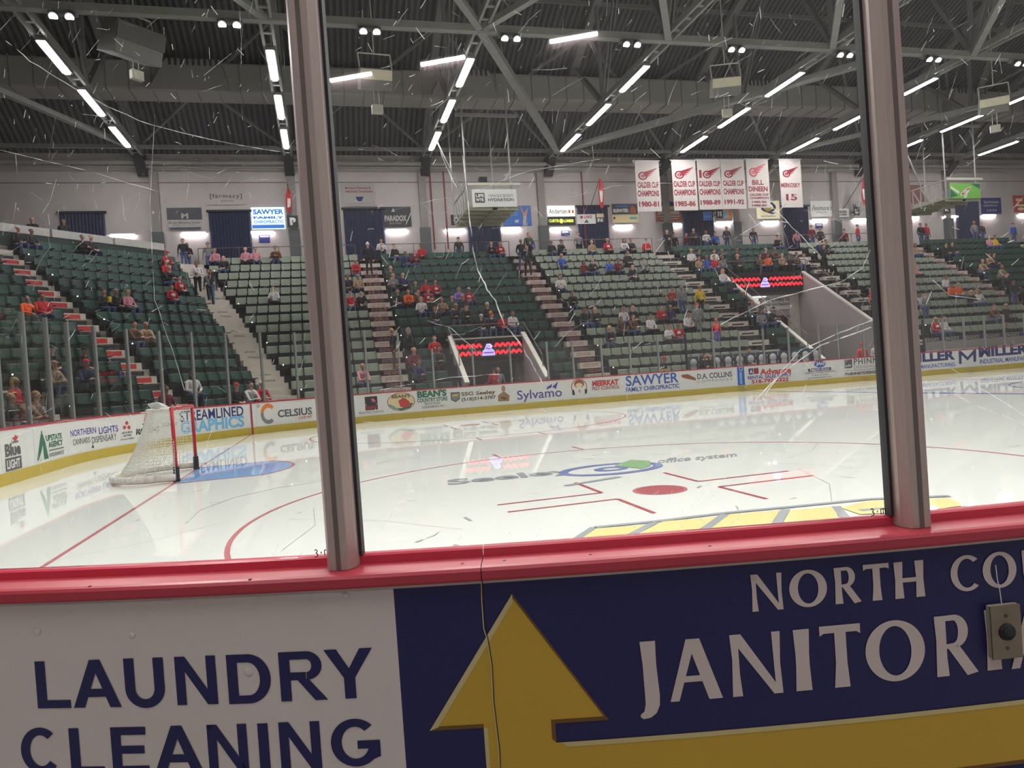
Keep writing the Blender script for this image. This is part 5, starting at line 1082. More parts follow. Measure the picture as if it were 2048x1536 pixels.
# flags on slanted poles
def flag(p, q, foot, label):
    e = empty('flag', foot, 0, label, 'flag', 'red and white flags'); bpy.context.view_layer.update()
    b = MB(); b.tube(foot, p, .02, 6); wobj(b, 'pole', M_dark, e)
    P0, Q0 = Vector(p), Vector(q); n = 10; L = (P0-Vector(foot)).normalized(); V_, F_, I_ = [], [], []
    for j in range(n+1):
        t = j/n; c = P0.lerp(Q0, t); w = .1+.16*math.sin(math.pi*min(1, t*1.05)*.9)
        for k in range(5): V_.append((c.x+(k/4-.4)*w*1.4, c.y-.05*math.sin(k*1.6+t*7)-.03, c.z+.1*math.sin(k+t*5)*.3))
    for j in range(n):
        for k in range(4): F_.append((j*5+k, j*5+k+1, j*5+k+6, j*5+k+5)); I_.append(1 if (k in (1, 2) and 3 < j < 8) else 0)
    b = MB(); b.v, b.f, b.mi = V_, F_, I_; wobj(b, 'cloth', [K['red'], K['white']], e)
def wp(x, y, Y): return tuple(at(x, y, 1, Y))
flag(wp(1199, 358, 28.2), wp(1203, 416, 28.3), wp(1181, 414, 29.4), 'red and white flag on a slanted pole left of the white banners')
flag(wp(1725, 356, 28.2), wp(1728, 410, 28.3), wp(1688, 416, 29.4), 'red and white flag on a slanted pole above sign L')
flag(wp(576, 378, 29.0), wp(577, 424, 29.0), wp(575, 366, 29.35), 'narrow red and white flag hanging above sign P')
# championship banners
YB = 27.3
def wheel(a, x0, x1, yt, yb, c='dred'):
    w, h = x1-x0, yb-yt
    a.E(x0, x0+w*.5, yt+h*.32, yb, c, .66); a.E(x0+w*.14, x0+w*.36, yt+h*.54, yt+h*.8, c, .4)
    for k in range(4): a.P([(x0+w*(.22+.0*k), yt+h*(.38+.09*k)), (x0+w*(1.0-.1*k), yt+h*(.0+.2*k)), (x0+w*(.93-.12*k), yt+h*(.12+.19*k)), (x0+w*.42, yt+h*(.46+.09*k))], c)
K['fadered'] = col('p_fadered', 186, 138, 138); K['bannerw'] = col('p_bannerw', 216, 206, 202, .8); K['bred'] = col('p_bred', 150, 46, 62)
def banner(x0, x1, yt, yb, lines, label, wc='fadered', dx=4.5):
    xm = dx*.5; a = Ad(x0+xm, x1+xm, label, wall_pt_f(YB), inv_y(YB), yt, yb, grp='white banners hanging near the far wall', name='banner', cat='banner', back=K['bannerw'], off=.01)
    b = MB(); b.tube((a.u0-.08, YB-.01, a.v1+.02), (a.u1+.08, YB-.01, a.v1+.02), .03, 8); wobj(b, 'rod', M_white, a.e)
    for uu in (a.u0+.1, a.u1-.1): b = MB(); b.tube((uu, YB-.01, a.v1), (uu, YB-.01, 14.65), .01, 4); wobj(b, 'cord', M_dark, a.e)
    for t, xa, xb, ya, yc in lines: a.t(t, xa, xb, ya, yc, 'bred', .04)
    return a
a = banner(1270, 1318, 322, 423, [('CALDER CUP', 1275, 1317, 364, 376), ('CHAMPIONS', 1275, 1318, 381, 393), ('1980-81', 1278, 1318, 403, 414)], 'white banner reading CALDER CUP CHAMPIONS 1980-81'); wheel(a, 1276, 1314, 336, 360)
a = banner(1343, 1391, 321, 421, [('CALDER CUP', 1347, 1390, 362, 374), ('CHAMPIONS', 1348, 1391, 379, 391), ('1985-86', 1351, 1391, 402, 413)], 'white banner reading CALDER CUP CHAMPIONS 1985-86'); wheel(a, 1349, 1387, 334, 358)
a = banner(1394, 1440, 320, 419, [('CALDER CUP', 1398, 1440, 362, 373), ('CHAMPIONS', 1399, 1441, 378, 390), ('1988-89', 1401, 1441, 400, 410), ('1', 1398, 1403, 340, 356)], 'white banner reading CALDER CUP CHAMPIONS 1988-89'); wheel(a, 1405, 1440, 334, 357)
a = banner(1441, 1488, 320, 418, [('CALDER CUP', 1446, 1487, 361, 372), ('CHAMPIONS', 1447, 1488, 377, 389), ('1991-92', 1449, 1488, 399, 409)], 'white banner reading CALDER CUP CHAMPIONS 1991-92'); wheel(a, 1448, 1484, 333, 356)
a = banner(1492, 1536, 319, 416, [('BILL', 1504, 1527, 360, 370), ('DINEEN', 1497, 1535, 373, 383), ('CALDER CUP', 1499, 1537, 387, 392), ('CHAMPION', 1499, 1537, 394, 398), ('1985-86', 1504, 1533, 402, 406), ('1988-89', 1504, 1533, 409, 413)], 'white banner reading BILL DINEEN CALDER CUP CHAMPION in red'); wheel(a, 1498, 1531, 327, 354, 'red')
a = banner(1558, 1601, 319, 415, [('MERKOSKY', 1562, 1600, 366, 375), ('15', 1572, 1594, 388, 401)], 'white banner reading MERKOSKY 15'); wheel(a, 1565, 1596, 333, 355)
# hanging platforms with signs
def platform(x0, x1, yt, yb, label):
    Y = 22.6; S = wall_pt_f(Y); a = Ad(x0, x1, label, S, inv_y(Y), yt, yb, grp='hanging platforms', name='hanging_platform', cat='platform', off=.05); u0, u1, v0, v1 = a.u0, a.u1, a.v0, a.v1
    b = MB(); b.box(u0-.2, u1+.1, Y+.02, Y+4.0, v0-.02, v0+.1)
    for k in range(5): b.box(u0-.2, u1+.1, Y+.05+k*.95, Y+.15+k*.95, v0-.16, v0-.02)
    b.box(u0+(u1-u0)*.45, u0+(u1-u0)*.55, Y+.05, Y+4, v0-.2, v0-.02); wobj(b, 'deck', mat('platform_green', s2l(160, 158, 136), .6), a.e)
    b = MB(); b.bar((u0-.2, Y, v1+.28), (u1+.25, Y, v1+.28), .12, .14); wobj(b, 'front_beam', M_cream, a.e)
    b = MB()
    for k in range(6): y0 = Y+k*.66; b.bar((u0-.2, y0, v0+.05), (u0-.2, y0+.66, v1+.2), .05, .05); b.bar((u0-.2, y0, v0), (u0-.2, y0, v1+.25), .05, .05)
    b.bar((u0-.2, Y, v1+.25), (u0-.2, Y+4, v1+.25), .07, .07); wobj(b, 'side_frame', M_duct, a.e)
    for uu in (u0-.25, u1-.25):
        for yy in (Y, Y+3.9):
            b = MB(); b.tube((uu, yy, v0), (uu, yy, rz(yy)-.05), .045, 8); wobj(b, 'hanger_rod', M_duct, a.e)
    b = MB(); b.bar((u0+.3, Y+2, v0+.3), (u0-1.6, Y+2, 15.0), .07, .07); wobj(b, 'hanger_stay', M_duct, a.e)
    b = MB(); b.bar((u0-.6, Y, 15.0), (u1+.3, Y, 15.0), .15, .15); wobj(b, 'hanger_beam', M_steel2, a.e)
    return a
a = platform(944, 1033, 379, 414, 'hanging platform with a white LIFE WTR whole body hydration sign'); a.R(949.5, 969, 386.5, 406, 'charcoal'); a.t('LIFE', 951, 967.5, 388.5, 395, 'white', .05); a.t('WTR', 951, 968, 397, 403.5, 'white', .05); a.t('WHOLE BODY', 976, 1026, 389, 395, 'grey', .01); a.t('HYDRATION', 976, 1027, 397, 403, 'dgrey', .03)
b = MB(); b.box(a.u0+.5, a.u0+.9, 22.7, 23.1, a.v1+.35, a.v1+.7); wobj(b, 'motor', M_dark, a.e)
a = platform(1898, 1959, 367, 397, 'hanging platform with a green DEW soda sign')
a.R(1898, 1959, 367, 397, 'lgreen'); a.P([(1900, 372), (1918, 384), (1916, 388), (1900, 377)], 'white'); a.P([(1899, 378), (1915, 392), (1899, 396)], 'green'); a.P([(1940, 368), (1958, 368), (1958, 378)], 'green'); a.P([(1925, 395), (1936, 380), (1931, 396)], 'white'); a.P([(1919, 388), (1932, 376), (1942, 373), (1934, 384), (1921, 393)], 'white'); a.P([(1921, 388), (1932, 378), (1940, 375), (1933, 383), (1923, 391)], 'red'); a.t('DEW', 1924, 1937, 380, 386, 'white', .05, .3)
p = at(1838, 385, 1, 28.4); b = MB(); b.box(p.x-.65, p.x+.65, 28.6, 29.49, p.z-.6, p.z+.6); o = tag(wobj(b, 'equipment_box', mat('box_maroon', s2l(120, 74, 66), .6), bevel=.03), 'reddish brown equipment box on the far wall left of the DEW platform', 'box')
# loudspeaker boxes hung from the roof
def speaker(x, y, z, rz_, tilt, label, sc=1.0, gm=None):
    e = empty('hanging_loudspeaker', (x, y, z), rz_, label, 'loudspeaker', 'loudspeakers hung from the roof'); M4 = Matrix.Rotation(tilt, 4, 'X')
    def B(pts): return [tuple(M4 @ Vector(q)*sc) for q in pts]
    b = MB(); b.hexa(B([(-.62, -.3, -.42), (.62, -.3, -.42), (.62, .55, -.42), (-.62, .55, -.42), (-.62, -.3, .38), (.62, -.3, .38), (.62, .35, .38), (-.62, .35, .38)])); b.build('cabinet', mat('speaker_grey', s2l(118, 116, 112), .6), e, bevel=.03)
    b = MB(); b.hexa(B([(-.62, -.36, -.05), (.62, -.36, -.05), (.62, -.3, -.05), (-.62, -.3, -.05), (-.62, -.34, .33), (.62, -.34, .33), (.62, -.3, .33), (-.62, -.3, .33)])); b.build('grille', gm or mat('speaker_cream', s2l(214, 206, 178), .6), e)
    b = MB(); b.path([(-.64, -.3, .3), (-.64, -.1, .95), (.64, -.1, .95), (.64, -.3, .3)], .03); b.tube((0, -.1, .95), (0, -.1, (rz(15)-z-.1)/sc), .025, 6); b.build('hanging_frame', M_cream, e)
    b = MB(); b.path([(-.1, 0, -.4), (-.1, 0, -1.1)], .015); b.path([(.1, 0, -.4), (.1, 0, -1.1)], .015); b.build('cord', M_cream, e)
    b = MB(); b.box(-.22, .22, -.12, .1, -1.4, -1.05); b.build('small_box', M_cream, e, bevel=.02)
speaker(5.3, 15, 13.55, .1, .35, 'hanging loudspeaker with a pale front right of the near left post'); speaker(21.0, 15, 13.75, -.35, .3, 'hanging loudspeaker with a pale front above the white banners'); speaker(36.2, 15, 13.3, -.7, .3, 'hanging loudspeaker near the upper right edge'); speaker(-3.4, 15, 14.6, .75, .35, 'large grey hanging loudspeaker at the upper left', 1.45, mat('speaker_dark', s2l(96, 94, 92), .7))

# ---------------------------------------------------------------- goal net
e = empty('hockey_goal', (0, 0, 0), 0, 'red framed hockey goal with white netting on the ice by the blue crease', 'goal')
M_pipe = mat('goal_red', s2l(190, 34, 48), .35, 0, .04); M_net = mat('net_white', s2l(226, 224, 212), .8, 0, .05); M_pad = mat('goal_pad', s2l(226, 222, 214), .8, 0, .06, 12, bump=.3)
for s in (-1, 1):
    b = MB(); b.tube((0, s*.94, .05), (0, s*.94, 1.24), .032, 12); b.build('goal_post', M_pipe, e, True)
    b = MB(); b.tube((0, s*.94, 0), (0, s*.94, .25), .05, 10); b.box(-.05, .05, s*.94-.05, s*.94+.05, 0, .04); b.build('post_wrap', M_dark, e)
b = MB(); b.tube((0, -.97, 1.235), (0, .97, 1.235), .032, 12); b.build('crossbar', M_pipe, e, True)
def base(t):      # curved base plan, t in 0..1 from post to post
    a = math.pi*t; y = -.94*math.cos(a); x = -1.12*min(1, (math.sin(a)**.55)); return (x*(1.0-.06*math.cos(2*a)), y*1.12)
def topc(t): a = math.pi*t; return (-.52*min(1, math.sin(a)**.5), -.92*math.cos(a))
def npt(t, v):
    bx, by = base(t); tx, ty = topc(t); k = v**.8; sag = .05*math.sin(math.pi*v)*math.sin(math.pi*t); return (bx+(tx-bx)*k+sag, by+(ty-by)*k, .03+1.19*v)
b = MB(); n = 28
for i in range(n): b.tube((*base(i/n), .05), (*base((i+1)/n), .05), .028, 8)
b.build('base_frame', M_pipe, e, True)
b = MB()
for i in range(n): b.tube((*base(i/n), .085), (*base((i+1)/n), .085), .06, 8)
b.build('base_padding', M_pad, e, True)
b = MB()
for i in range(n): b.tube((*topc(i/n), 1.22), (*topc((i+1)/n), 1.22), .03, 8)
b.build('top_frame', mat('top_pad', s2l(214, 208, 200), .7), e, True)
b = MB(); NT, NV = 72, 24
for i in range(NT+1):
    for j in range(0, NV, 1):
        p, q = npt(i/NT, j/NV), npt(i/NT, (j+1)/NV); b.tube(p, q, .0045, 3, cap=False)
for j in range(NV+1):
    for i in range(NT): b.tube(npt(i/NT, j/NV), npt((i+1)/NT, j/NV), .0045, 3, cap=False)
for k in range(1, 12):       # top shelf
    x = -.52*k/12; b.tube((x, -.9, 1.22-.03*math.sin(k/4)), (x, .9, 1.22-.03*math.sin(k/4)), .0045, 3, cap=False)
for k in range(38): y = -.9+1.8*k/37; b.tube((0, y, 1.225), (-.5, y*.97, 1.2), .0045, 3, cap=False)
b.build('netting', M_net, e)
b = MB()
for s in (-1, 1):
    for k in range(26): z = .22+k*.038; b.tube((-.02, s*.94-.045, z), (-.06, s*.94+.045, z+.02), .006, 4)
b.build('lacing', M_net, e)
b = MB()
b.hexa([(-.55, .10, 1.25), (-.30, .10, 1.25), (-.30, .45, 1.25), (-.55, .45, 1.25), (-.62, .12, 1.34), (-.42, .05, 1.37), (-.40, .42, 1.33), (-.6, .4, 1.31)]); b.build('top_bag', mat('bag_clear', s2l(200, 204, 200), .3), e, bevel=.03)

# ---------------------------------------------------------------- bench area boards and booth things behind the far glass
p0 = at(1376, 712, 1, 14.0); p1 = at(1640, 692, 1, 14.0)
xx = p0.x; k = 0
Mbs, Mbw = mat('card_slate', s2l(72, 78, 104), .6), K['white']
while xx < p1.x:
    k += 1; b = MB(); zt = 1.6; x_ = xx; b.box(x_, x_+.48, 14.0, 14.06, .9, zt); b.cur = 1; b.ball((x_+.24, 13.995, 1.34), .17, .03, .17, 12, 6); b.cur = 1; b.box(x_+.1, x_+.38, 13.985, 14.0, .95, 1.2)
    tag(wobj(b, 'bench_seat_card', [Mbs, Mbw]), f'navy seat back card with a white crest behind the boards, {ORD[min(k,39)]} from the left', 'seat card', 'navy seat back cards'); xx += .56
a = Ad(1850, 2110, 'second row of boards with repeated CDTA lettering behind the right glass', wall_pt_f(14.2), inv_y(14.2), 668, 692, grp=None, name='bench_board', cat='board', back=K['offw'])
for k in range(6):
    x = 1852+k*40; y = 680-k*2.6; a.t('CDTA', x, x+24, y-4, y+4, 'dgrey', .05, .25); a.P([(x+25, y-5), (x+39, y-6), (x+39, y+1), (x+25, y+2)], 'navy')
b = MB(); b.box(a.u0, a.u1, 14.2, 14.3, 0, a.v0); wobj(b, 'lower_board', M_white, a.e)
for x0_, lab in ((1310, 'left'), (1376, 'right')):
    q = at(x0_, 730, 1, 13.5); b = MB(); b.box(q.x-.03, q.x+.03, 13.1, 14.0, 0, 2.5); tag(wobj(b, 'booth_divider', M_glass), f'{lab} clear divider of the booth behind the far boards', 'divider')
q = at(1327, 720, 1, 13.4); b = MB(); b.box(q.x-.2, q.x+.25, 13.35, 13.5, 0, 1.18); tag(wobj(b, 'clipboard_stand', K['cream']), 'cream box with green print held beside the booth worker', 'box')
# ---------------------------------------------------------------- near boards, posts and glass
RL0, RL1 = 8.638, 8.738     # ledge
A0, A1 = -5.6, 3.0
def nstrip(name, m, prof, a0, a1, parent=None, step=.06, bevel=0, smooth=False):
    """prof: list of (radius offset from RN, z) closed loop"""
    b = MB(); n = max(1, int((a1-a0)/step)); k = len(prof)
    for i in range(n+1):
        a = a0+(a1-a0)*i/n
        for o_, z in prof: b.v.append(tuple(near_pt(a, z, o_)))
    for i in range(n):
        for j in range(k): b.f.append((i*k+j, i*k+(j+1) % k, (i+1)*k+(j+1) % k, (i+1)*k+j)); b.mi.append(0)
    b.f += [tuple(range(k))[::-1], tuple(n*k+j for j in range(k))]; b.mi += [0, 0]
    return wobj(b, name, m, parent, smooth, bevel)
M_red = mat('ledge_red', s2l(178, 54, 70), .36, 0, .05, 5, .5, stretch=(1, 1, 1)); M_nb = mat('near_board', s2l(196, 186, 178), .55, 0, .03, 4)
aj = near_uv(965, 1157)[0]
for a0, a1, lab in ((A0, aj-.001, 'left'), (aj+.001, 0, 'right'), (0, A1, 'far right')):
    c = near_pt((a0+a1)/2, 1.05); e = empty('board_ledge', c, 0, f'{lab} stretch of glossy red plastic ledge on top of the near boards', 'ledge', 'red ledge of the near boards'); bpy.context.view_layer.update()
    nstrip('ledge_cap', M_red, [(-.085, 1.07), (-.085, 1.045), (.02, 1.045), (.022, 1.05), (.022, 1.064), (.018, 1.0695), (.010, 1.0715), (-.06, 1.0715)], a0, a1, e, .04 if a1 <= 0 else 3)
    nstrip('ledge_lip', mat('lip_red', s2l(206, 60, 82), .3, 0, .03), [(-.083, 1.07), (-.058, 1.07), (-.06, 1.086), (-.066, 1.089), (-.083, 1.089)], a0, a1, e, .04 if a1 <= 0 else 3)
    if lab == 'right': nstrip('joint_gap', M_black, [(-.082, 1.0445), (.019, 1.0445), (.019, 1.068), (-.082, 1.068)], aj-.001, aj+.001, e, .001)
    b = MB()
    for (x_, y_) in {'left': ((925, 1127), (500, 1158), (180, 1172)), 'right': ((1009, 1121), (1181, 1109), (1420, 1092))}.get(lab, ()):
        w_ = at(x_, y_, 2, 1.0716); b = MB(); b.tube((w_.x, w_.y, 1.0712), (w_.x, w_.y, 1.0722), .0035, 10); wobj(b, 'screw', mat('screw_dark', s2l(96, 30, 38), .5), e)
for a0, a1, lab in ((A0, aj-.001, 'left'), (aj+.001, 0, 'right'), (0, A1, 'far right')):
    c = near_pt((a0+a1)/2, .5); e = empty('near_board', c, 0, f'{lab} panel of the near boards under the red ledge', 'board', 'near rink boards'); bpy.context.view_layer.update()
    nstrip('board_panel', M_nb, [(-.11, 0), (-.004, 0), (-.004, 1.045), (-.11, 1.045)], a0, a1, e, .05 if a1 <= 0 else 3)
    nstrip('edge_strip', mat('strip_aluminium', s2l(186, 178, 168), .4, .2), [(-.006, 1.036), (.003, 1.036), (.003, 1.0445), (-.006, 1.0445)], a0, a1, e, .05 if a1 <= 0 else 3)
S = near_pt
M_vw = mat('vinyl_white', s2l(214, 205, 198), .5, 0, .02, 3); M_vn = mat('vinyl_navy', s2l(32, 32, 84), .42, 0, .05, 3); M_vy = mat('vinyl_yellow', s2l(196, 160, 52), .42, 0, .03, 2); M_vl = mat('vinyl_letter', s2l(206, 192, 186), .5, 0, .02)
M_vd = mat('vinyl_brown', s2l(110, 78, 34), .45, 0, .03); M_vh = mat('vinyl_pale', s2l(202, 186, 132), .45, 0, .03)
ae = near_uv(787, 1180)[0]; ZT = 1.035
e = empty('sign', near_pt(-3.3, .8), 0, 'white vinyl sign with navy LAUNDRY CLEANING letters on the near boards', 'sign'); bpy.context.view_layer.update()
e = Deco().rect(A0+.8, ae, .25, ZT).build('sign_panel', M_vw, S, .001, e, .1)
def lay(d, m, off, par, name='lettering'): return d.build(name, m, S, off, par, .06)
def nt(x, y): return near_uv(x, y)
GL = {}
def P_(*pts): return [list(pts)]
def ringp(cx, cy, ro, rvo, ri, rvi, a0=0, a1=360, n=40, dx=0):
    out = []
    for i in range(n):
        a, b_ = math.radians(a0+(a1-a0)*i/n), math.radians(a0+(a1-a0)*(i+1)/n)
        out.append([(cx+ro*math.cos(a), cy+rvo*math.sin(a)), (cx+ro*math.cos(b_), cy+rvo*math.sin(b_)), (cx+dx+ri*math.cos(b_), cy+rvi*math.sin(b_)), (cx+dx+ri*math.cos(a), cy+rvi*math.sin(a))])
    return out
# bold grotesque capitals in a unit box
def bold_glyphs():
    s = .26; G = {}
    G['L'] = P_((0, 0), (.3, 0), (.3, 1), (0, 1))+P_((.3, 0), (1, 0), (1, .17), (.3, .17))
    G['A'] = P_((0, 0), (.235, 0), (.61, 1), (.39, 1))+P_((1, 0), (.765, 0), (.5, .74), (.5, 1), (.61, 1))+P_((.25, .22), (.75, .22), (.69, .39), (.31, .39))
    G['U'] = P_((0, .38), (s, .38), (s, 1), (0, 1))+P_((1-s, .38), (1, .38), (1, 1), (1-s, 1))+ringp(.5, .38, .5, .4, .5-s, .22, 180, 360)
    G['N'] = P_((0, 0), (.235, 0), (.235, 1), (0, 1))+P_((.765, 0), (1, 0), (1, 1), (.765, 1))+P_((0, 1), (.25, 1), (1, 0), (.75, 0))
    G['D'] = P_((0, 0), (.24, 0), (.24, 1), (0, 1))+P_((.24, 0), (.5, 0), (.5, .165), (.24, .165))+P_((.24, .835), (.5, .835), (.5, 1), (.24, 1))+ringp(.48, .5, .52, .5, .27, .335, -90, 90)
    G['R'] = P_((0, 0), (.23, 0), (.23, 1), (0, 1))+P_((.23, .84), (.6, .84), (.6, 1), (.23, 1))+P_((.23, .42), (.56, .42), (.56, .58), (.23, .58))+ringp(.58, .71, .33, .29, .11, .13, -90, 90)+P_((.38, .42), (.6, .45), (1, 0), (.73, 0))
    G['Y'] = P_((.385, 0), (.615, 0), (.615, .42), (.385, .42))+P_((0, 1), (.26, 1), (.615, .42), (.5, .35), (.385, .42))+P_((1, 1), (.74, 1), (.385, .42), (.5, .35), (.615, .42))
    G['C'] = ringp(.5, .5, .5, .5, .27, .335, 48, 318)
    G['E'] = P_((0, 0), (.27, 0), (.27, 1), (0, 1))+P_((.27, 0), (1, 0), (1, .17), (.27, .17))+P_((.27, .83), (.96, .83), (.96, 1), (.27, 1))+P_((.27, .43), (.9, .43), (.9, .6), (.27, .6))
    G['I'] = P_((0, 0), (1, 0), (1, 1), (0, 1))
    G['G'] = ringp(.5, .5, .5, .5, .28, .335, 45, 345)+P_((.54, .37), (1, .37), (1, .54), (.54, .54))+P_((.78, .12), (1, .2), (1, .4), (.78, .4))
    return G
# flared roman capitals in a unit box
def flare_glyphs():
    G = {}
    stem = lambda x0, w, t=.02: P_((x0-t, 0), (x0+w+t, .0), (x0+w-.0, .3), (x0+w, .7), (x0+w+t, 1), (x0-t, 1), (x0, .7), (x0, .3))
    G['N'] = P_((0, 0), (.2, 0), (.165, .35), (.16, 1), (0, 1), (.03, .6))+P_((.83, 1), (1, 1), (.97, .5), (1, 0), (.87, 0), (.85, .4))+P_((0, 1), (.22, 1), (1, 0), (.82, 0), (.16, .78))
    G['O'] = ringp(.5, .5, .5, .5, .27, .405)
    G['R'] = P_((0, 0), (.3, 0), (.27, .3), (.27, 1), (0, 1), (.03, .6))+P_((.2, .91), (.5, .91), (.5, 1.005), (.2, 1))+P_((.2, .45), (.45, .45), (.47, .54), (.2, .52))+ringp(.46, .73, .34, .275, .1, .18, -90, 90)+P_((.28, .45), (.55, .47), (.72, .18), (1, .03), (.74, -.02), (.6, .05))
    G['R'][-1] = [(.3, .46), (.56, .5), (1, .02), (.73, -.02)]
    G['T'] = P_((.3, 0), (.68, 0), (.64, .4), (.64, .9), (.36, .9), (.36, .4))+P_((0, 1), (1, 1), (1, .84), (.9, .88), (.1, .88), (0, .84))
    G['H'] = P_((0, 0), (.3, 0), (.27, .5), (.3, 1), (0, 1), (.03, .5))+P_((.7, 0), (1, 0), (.97, .5), (1, 1), (.7, 1), (.73, .5))+P_((.27, .43), (.73, .43), (.73, .55), (.27, .55))
    G['C'] = ringp(.58, .5, .58, .5, .34, .40, 47, 313)
    G['U'] = P_((0, 1), (.28, 1), (.26, .36), (.02, .36))+P_((.78, 1), (1, 1), (.97, .36), (.82, .36))+ringp(.5, .38, .48, .4, .26, .3, 180, 360)
    G['J'] = P_((.42, .25), (.98, .3), (.98, 1), (.3, 1), (.38, .6))+P_((.42, .27), (.98, .3), (.9, .12), (.62, .02), (0, -.07), (-.02, .0), (.28, .07), (.4, .16))
    G['J'] = P_((.28, .3), (.98, .3), (.9, .7), (.92, 1), (.18, 1), (.26, .7))+P_((.28, .3), (.98, .3), (.95, .17), (.78, .07), (.5, .015), (.15, 0), (0, .03), (.02, .06), (.2, .1), (.28, .19))
    G['A'] = P_((0, 0), (.17, 0), (.55, 1), (.36, 1))+P_((.74, 0), (1, 0), (.62, 1), (.4, 1), (.46, .76))+P_((.22, .3), (.82, .3), (.78, .4), (.27, .4))
    G['I'] = P_((-.03, 0), (1.03, 0), (.95, .4), (.95, .6), (1.03, 1), (-.03, 1), (.05, .6), (.05, .4))
    return G
GB, GF = bold_glyphs(), flare_glyphs()
def place(G, ch, xl, xr, yb, yt, d):
    """xl,xr: left and right of the glyph in the photo at its base; yb / yt base and cap line at its middle"""
    a0 = nt(xl, yb)[0]; a1 = nt(xr, yb)[0]; z0 = nt((xl+xr)/2, yb)[1]; z1 = nt((xl+xr)/2, yt)[1]
    for poly in G[ch]: d.poly([(a0+(a1-a0)*u, z0+(z1-z0)*v) for u, v in poly])
d = Deco(); f = .4004
for ch, xl, xr, yb, yt in (('L', 194, 360, 438, 203), ('A', 373, 612, 434, 196), ('U', 636, 834, 432, 187), ('N', 890, 1094, 420, 178), ('D', 1148, 1364, 414, 168), ('R', 1408, 1642, 400, 154), ('Y', 1634, 1877, 389, 141)):
    place(GB, ch, xl*f, xr*f, 1240+yb*f, 1240+yt*f, d)
lay(d, M_vn, .0022, e)
d = Deco()
for ch, xl, xr, yt in (('C', 118, 318, 535), ('L', 362, 530, 537), ('E', 570, 752, 532), ('A', 778, 1022, 525), ('N', 1050, 1248, 518), ('I', 1303, 1355, 513), ('N', 1408, 1612, 505), ('G', 1662, 1908, 490)):
    xm = (xl+xr)/2*f; z1 = nt(xm, 1240+yt*f)[1]; h = .0915; a0 = nt(xl*f, 1240+(yt+225)*f)[0]; a1 = nt(xr*f, 1240+(yt+225)*f)[0]
    for poly in GB[ch]: d.poly([(a0+(a1-a0)*u, z1-h+h*v) for u, v in poly])
lay(d, M_vn, .0022, e)
for (x, y, r) in ((497, 1343, .0085), (75, 1262, .008), (265, 1270, .006), (690, 1190, .006)):
    b = MB(); u, v = nt(x, y); N_ = near_pt(u, v, .0015); nn = (near_pt(u, v, 1)-near_pt(u, v, 0)); tt = Vector((-nn.y, nn.x, 0)); rg = []
    for q in range(5):
        rr = r*math.cos(math.pi/2*q/4.4); hh = .0022*math.sin(math.pi/2*q/4)
        rg.append([tuple(N_+tt*(rr*math.cos(2*math.pi*i/14))+Vector((0, 0, rr*math.sin(2*math.pi*i/14)))+nn*hh) for i in range(14)])
    b.add([p for g in rg for p in g], [(k*14+i, k*14+(i+1) % 14, (k+1)*14+(i+1) % 14, (k+1)*14+i) for k in range(4) for i in range(14)]+[tuple(56+i for i in range(14))]); wobj(b, 'vinyl_bubble', M_vw, e, True)

e = empty('sign', near_pt(-1.9, .8), 0, 'navy vinyl sign with a yellow arrow and NORTH COUNTRY JANITORIAL letters on near boards', 'sign'); bpy.context.view_layer.update()
e = Deco().rect(ae, 2.4, .25, ZT).build('sign_panel', M_vn, S, .001, e, .1)
q = [nt(*p_) for p_ in ((1024, 1187), (1217, 1437), (1110, 1441), (1114, 1484), (2048, 1397))]
ax_, az = q[0]; ar = q[1][0]; zb = (q[1][1]+nt(860, 1462)[1])/2; al = nt(860, 1462)[0]; sl = nt(968, 1460)[0]; sr = q[2][0]; zbar = q[3][1]; zbar2 = nt(2048, 1525)[1]
body = [(ax_, az), (ar, zb), (sr, zb), (sr, zbar), (2.2, zbar), (2.2, zbar2), (sl+.28, zbar2), (sl+.28, .3), (sl, .3), (sl, zb), (al, zb)]
d = Deco(); d.poly([(ax_, az), (ar, zb), (al, zb)]); d.poly([(sl, zb), (sr, zb), (sr, .3), (sl, .3)]); d.poly([(sr, zbar), (2.2, zbar), (2.2, zbar2), (sr, zbar2)]); lay(d, M_vy, .002, e, 'arrow')
w = .0075
d = Deco(); d.poly([(ax_, az), (al, zb), (al+w*2.2, zb+w*.8), (ax_, az-w*2.2)]); d.poly([(sl, zb), (sl, .3), (sl+w, .3), (sl+w, zb)]); d.poly([(sr+.01, zbar), (2.2, zbar), (2.2, zbar-w*1.2), (sr+.02, zbar-w*1.2)]); lay(d, M_vh, .0028, e, 'arrow_highlight')
d = Deco(); d.poly([(ax_, az), (ar, zb), (ar-w*.8, zb+w*.4), (ax_, az-w)]); d.poly([(al, zb), (sl+.0, zb), (sl, zb+w), (al+w*1.3, zb+w)]); d.poly([(ar, zb), (sr-w, zb), (sr-w, zb+w), (ar-w, zb+w)]); d.poly([(sr, zb), (sr-w, zb), (sr-w, zbar+w), (sr, zbar)]); d.poly([(sr, zbar2), (2.2, zbar2), (2.2, zbar2+w), (sr, zbar2+w)]); lay(d, M_vd, .0026, e, 'arrow_shading')
d = Deco(); g = .38965
for ch, xl, xr, yb, yt in (('N', 652, 812, 360, 170), ('O', 846, 1040, 342, 150), ('R', 1078, 1212, 322, 136), ('T', 1228, 1360, 308, 120), ('H', 1384, 1538, 294, 106), ('C', 1672, 1818, 262, 76), ('O', 1836, 2010, 244, 58), ('U', 2040, 2190, 226, 44)):
    place(GF, ch, 1250+xl*g, 1250+xr*g, 1080+yb*g, 1080+yt*g, d)
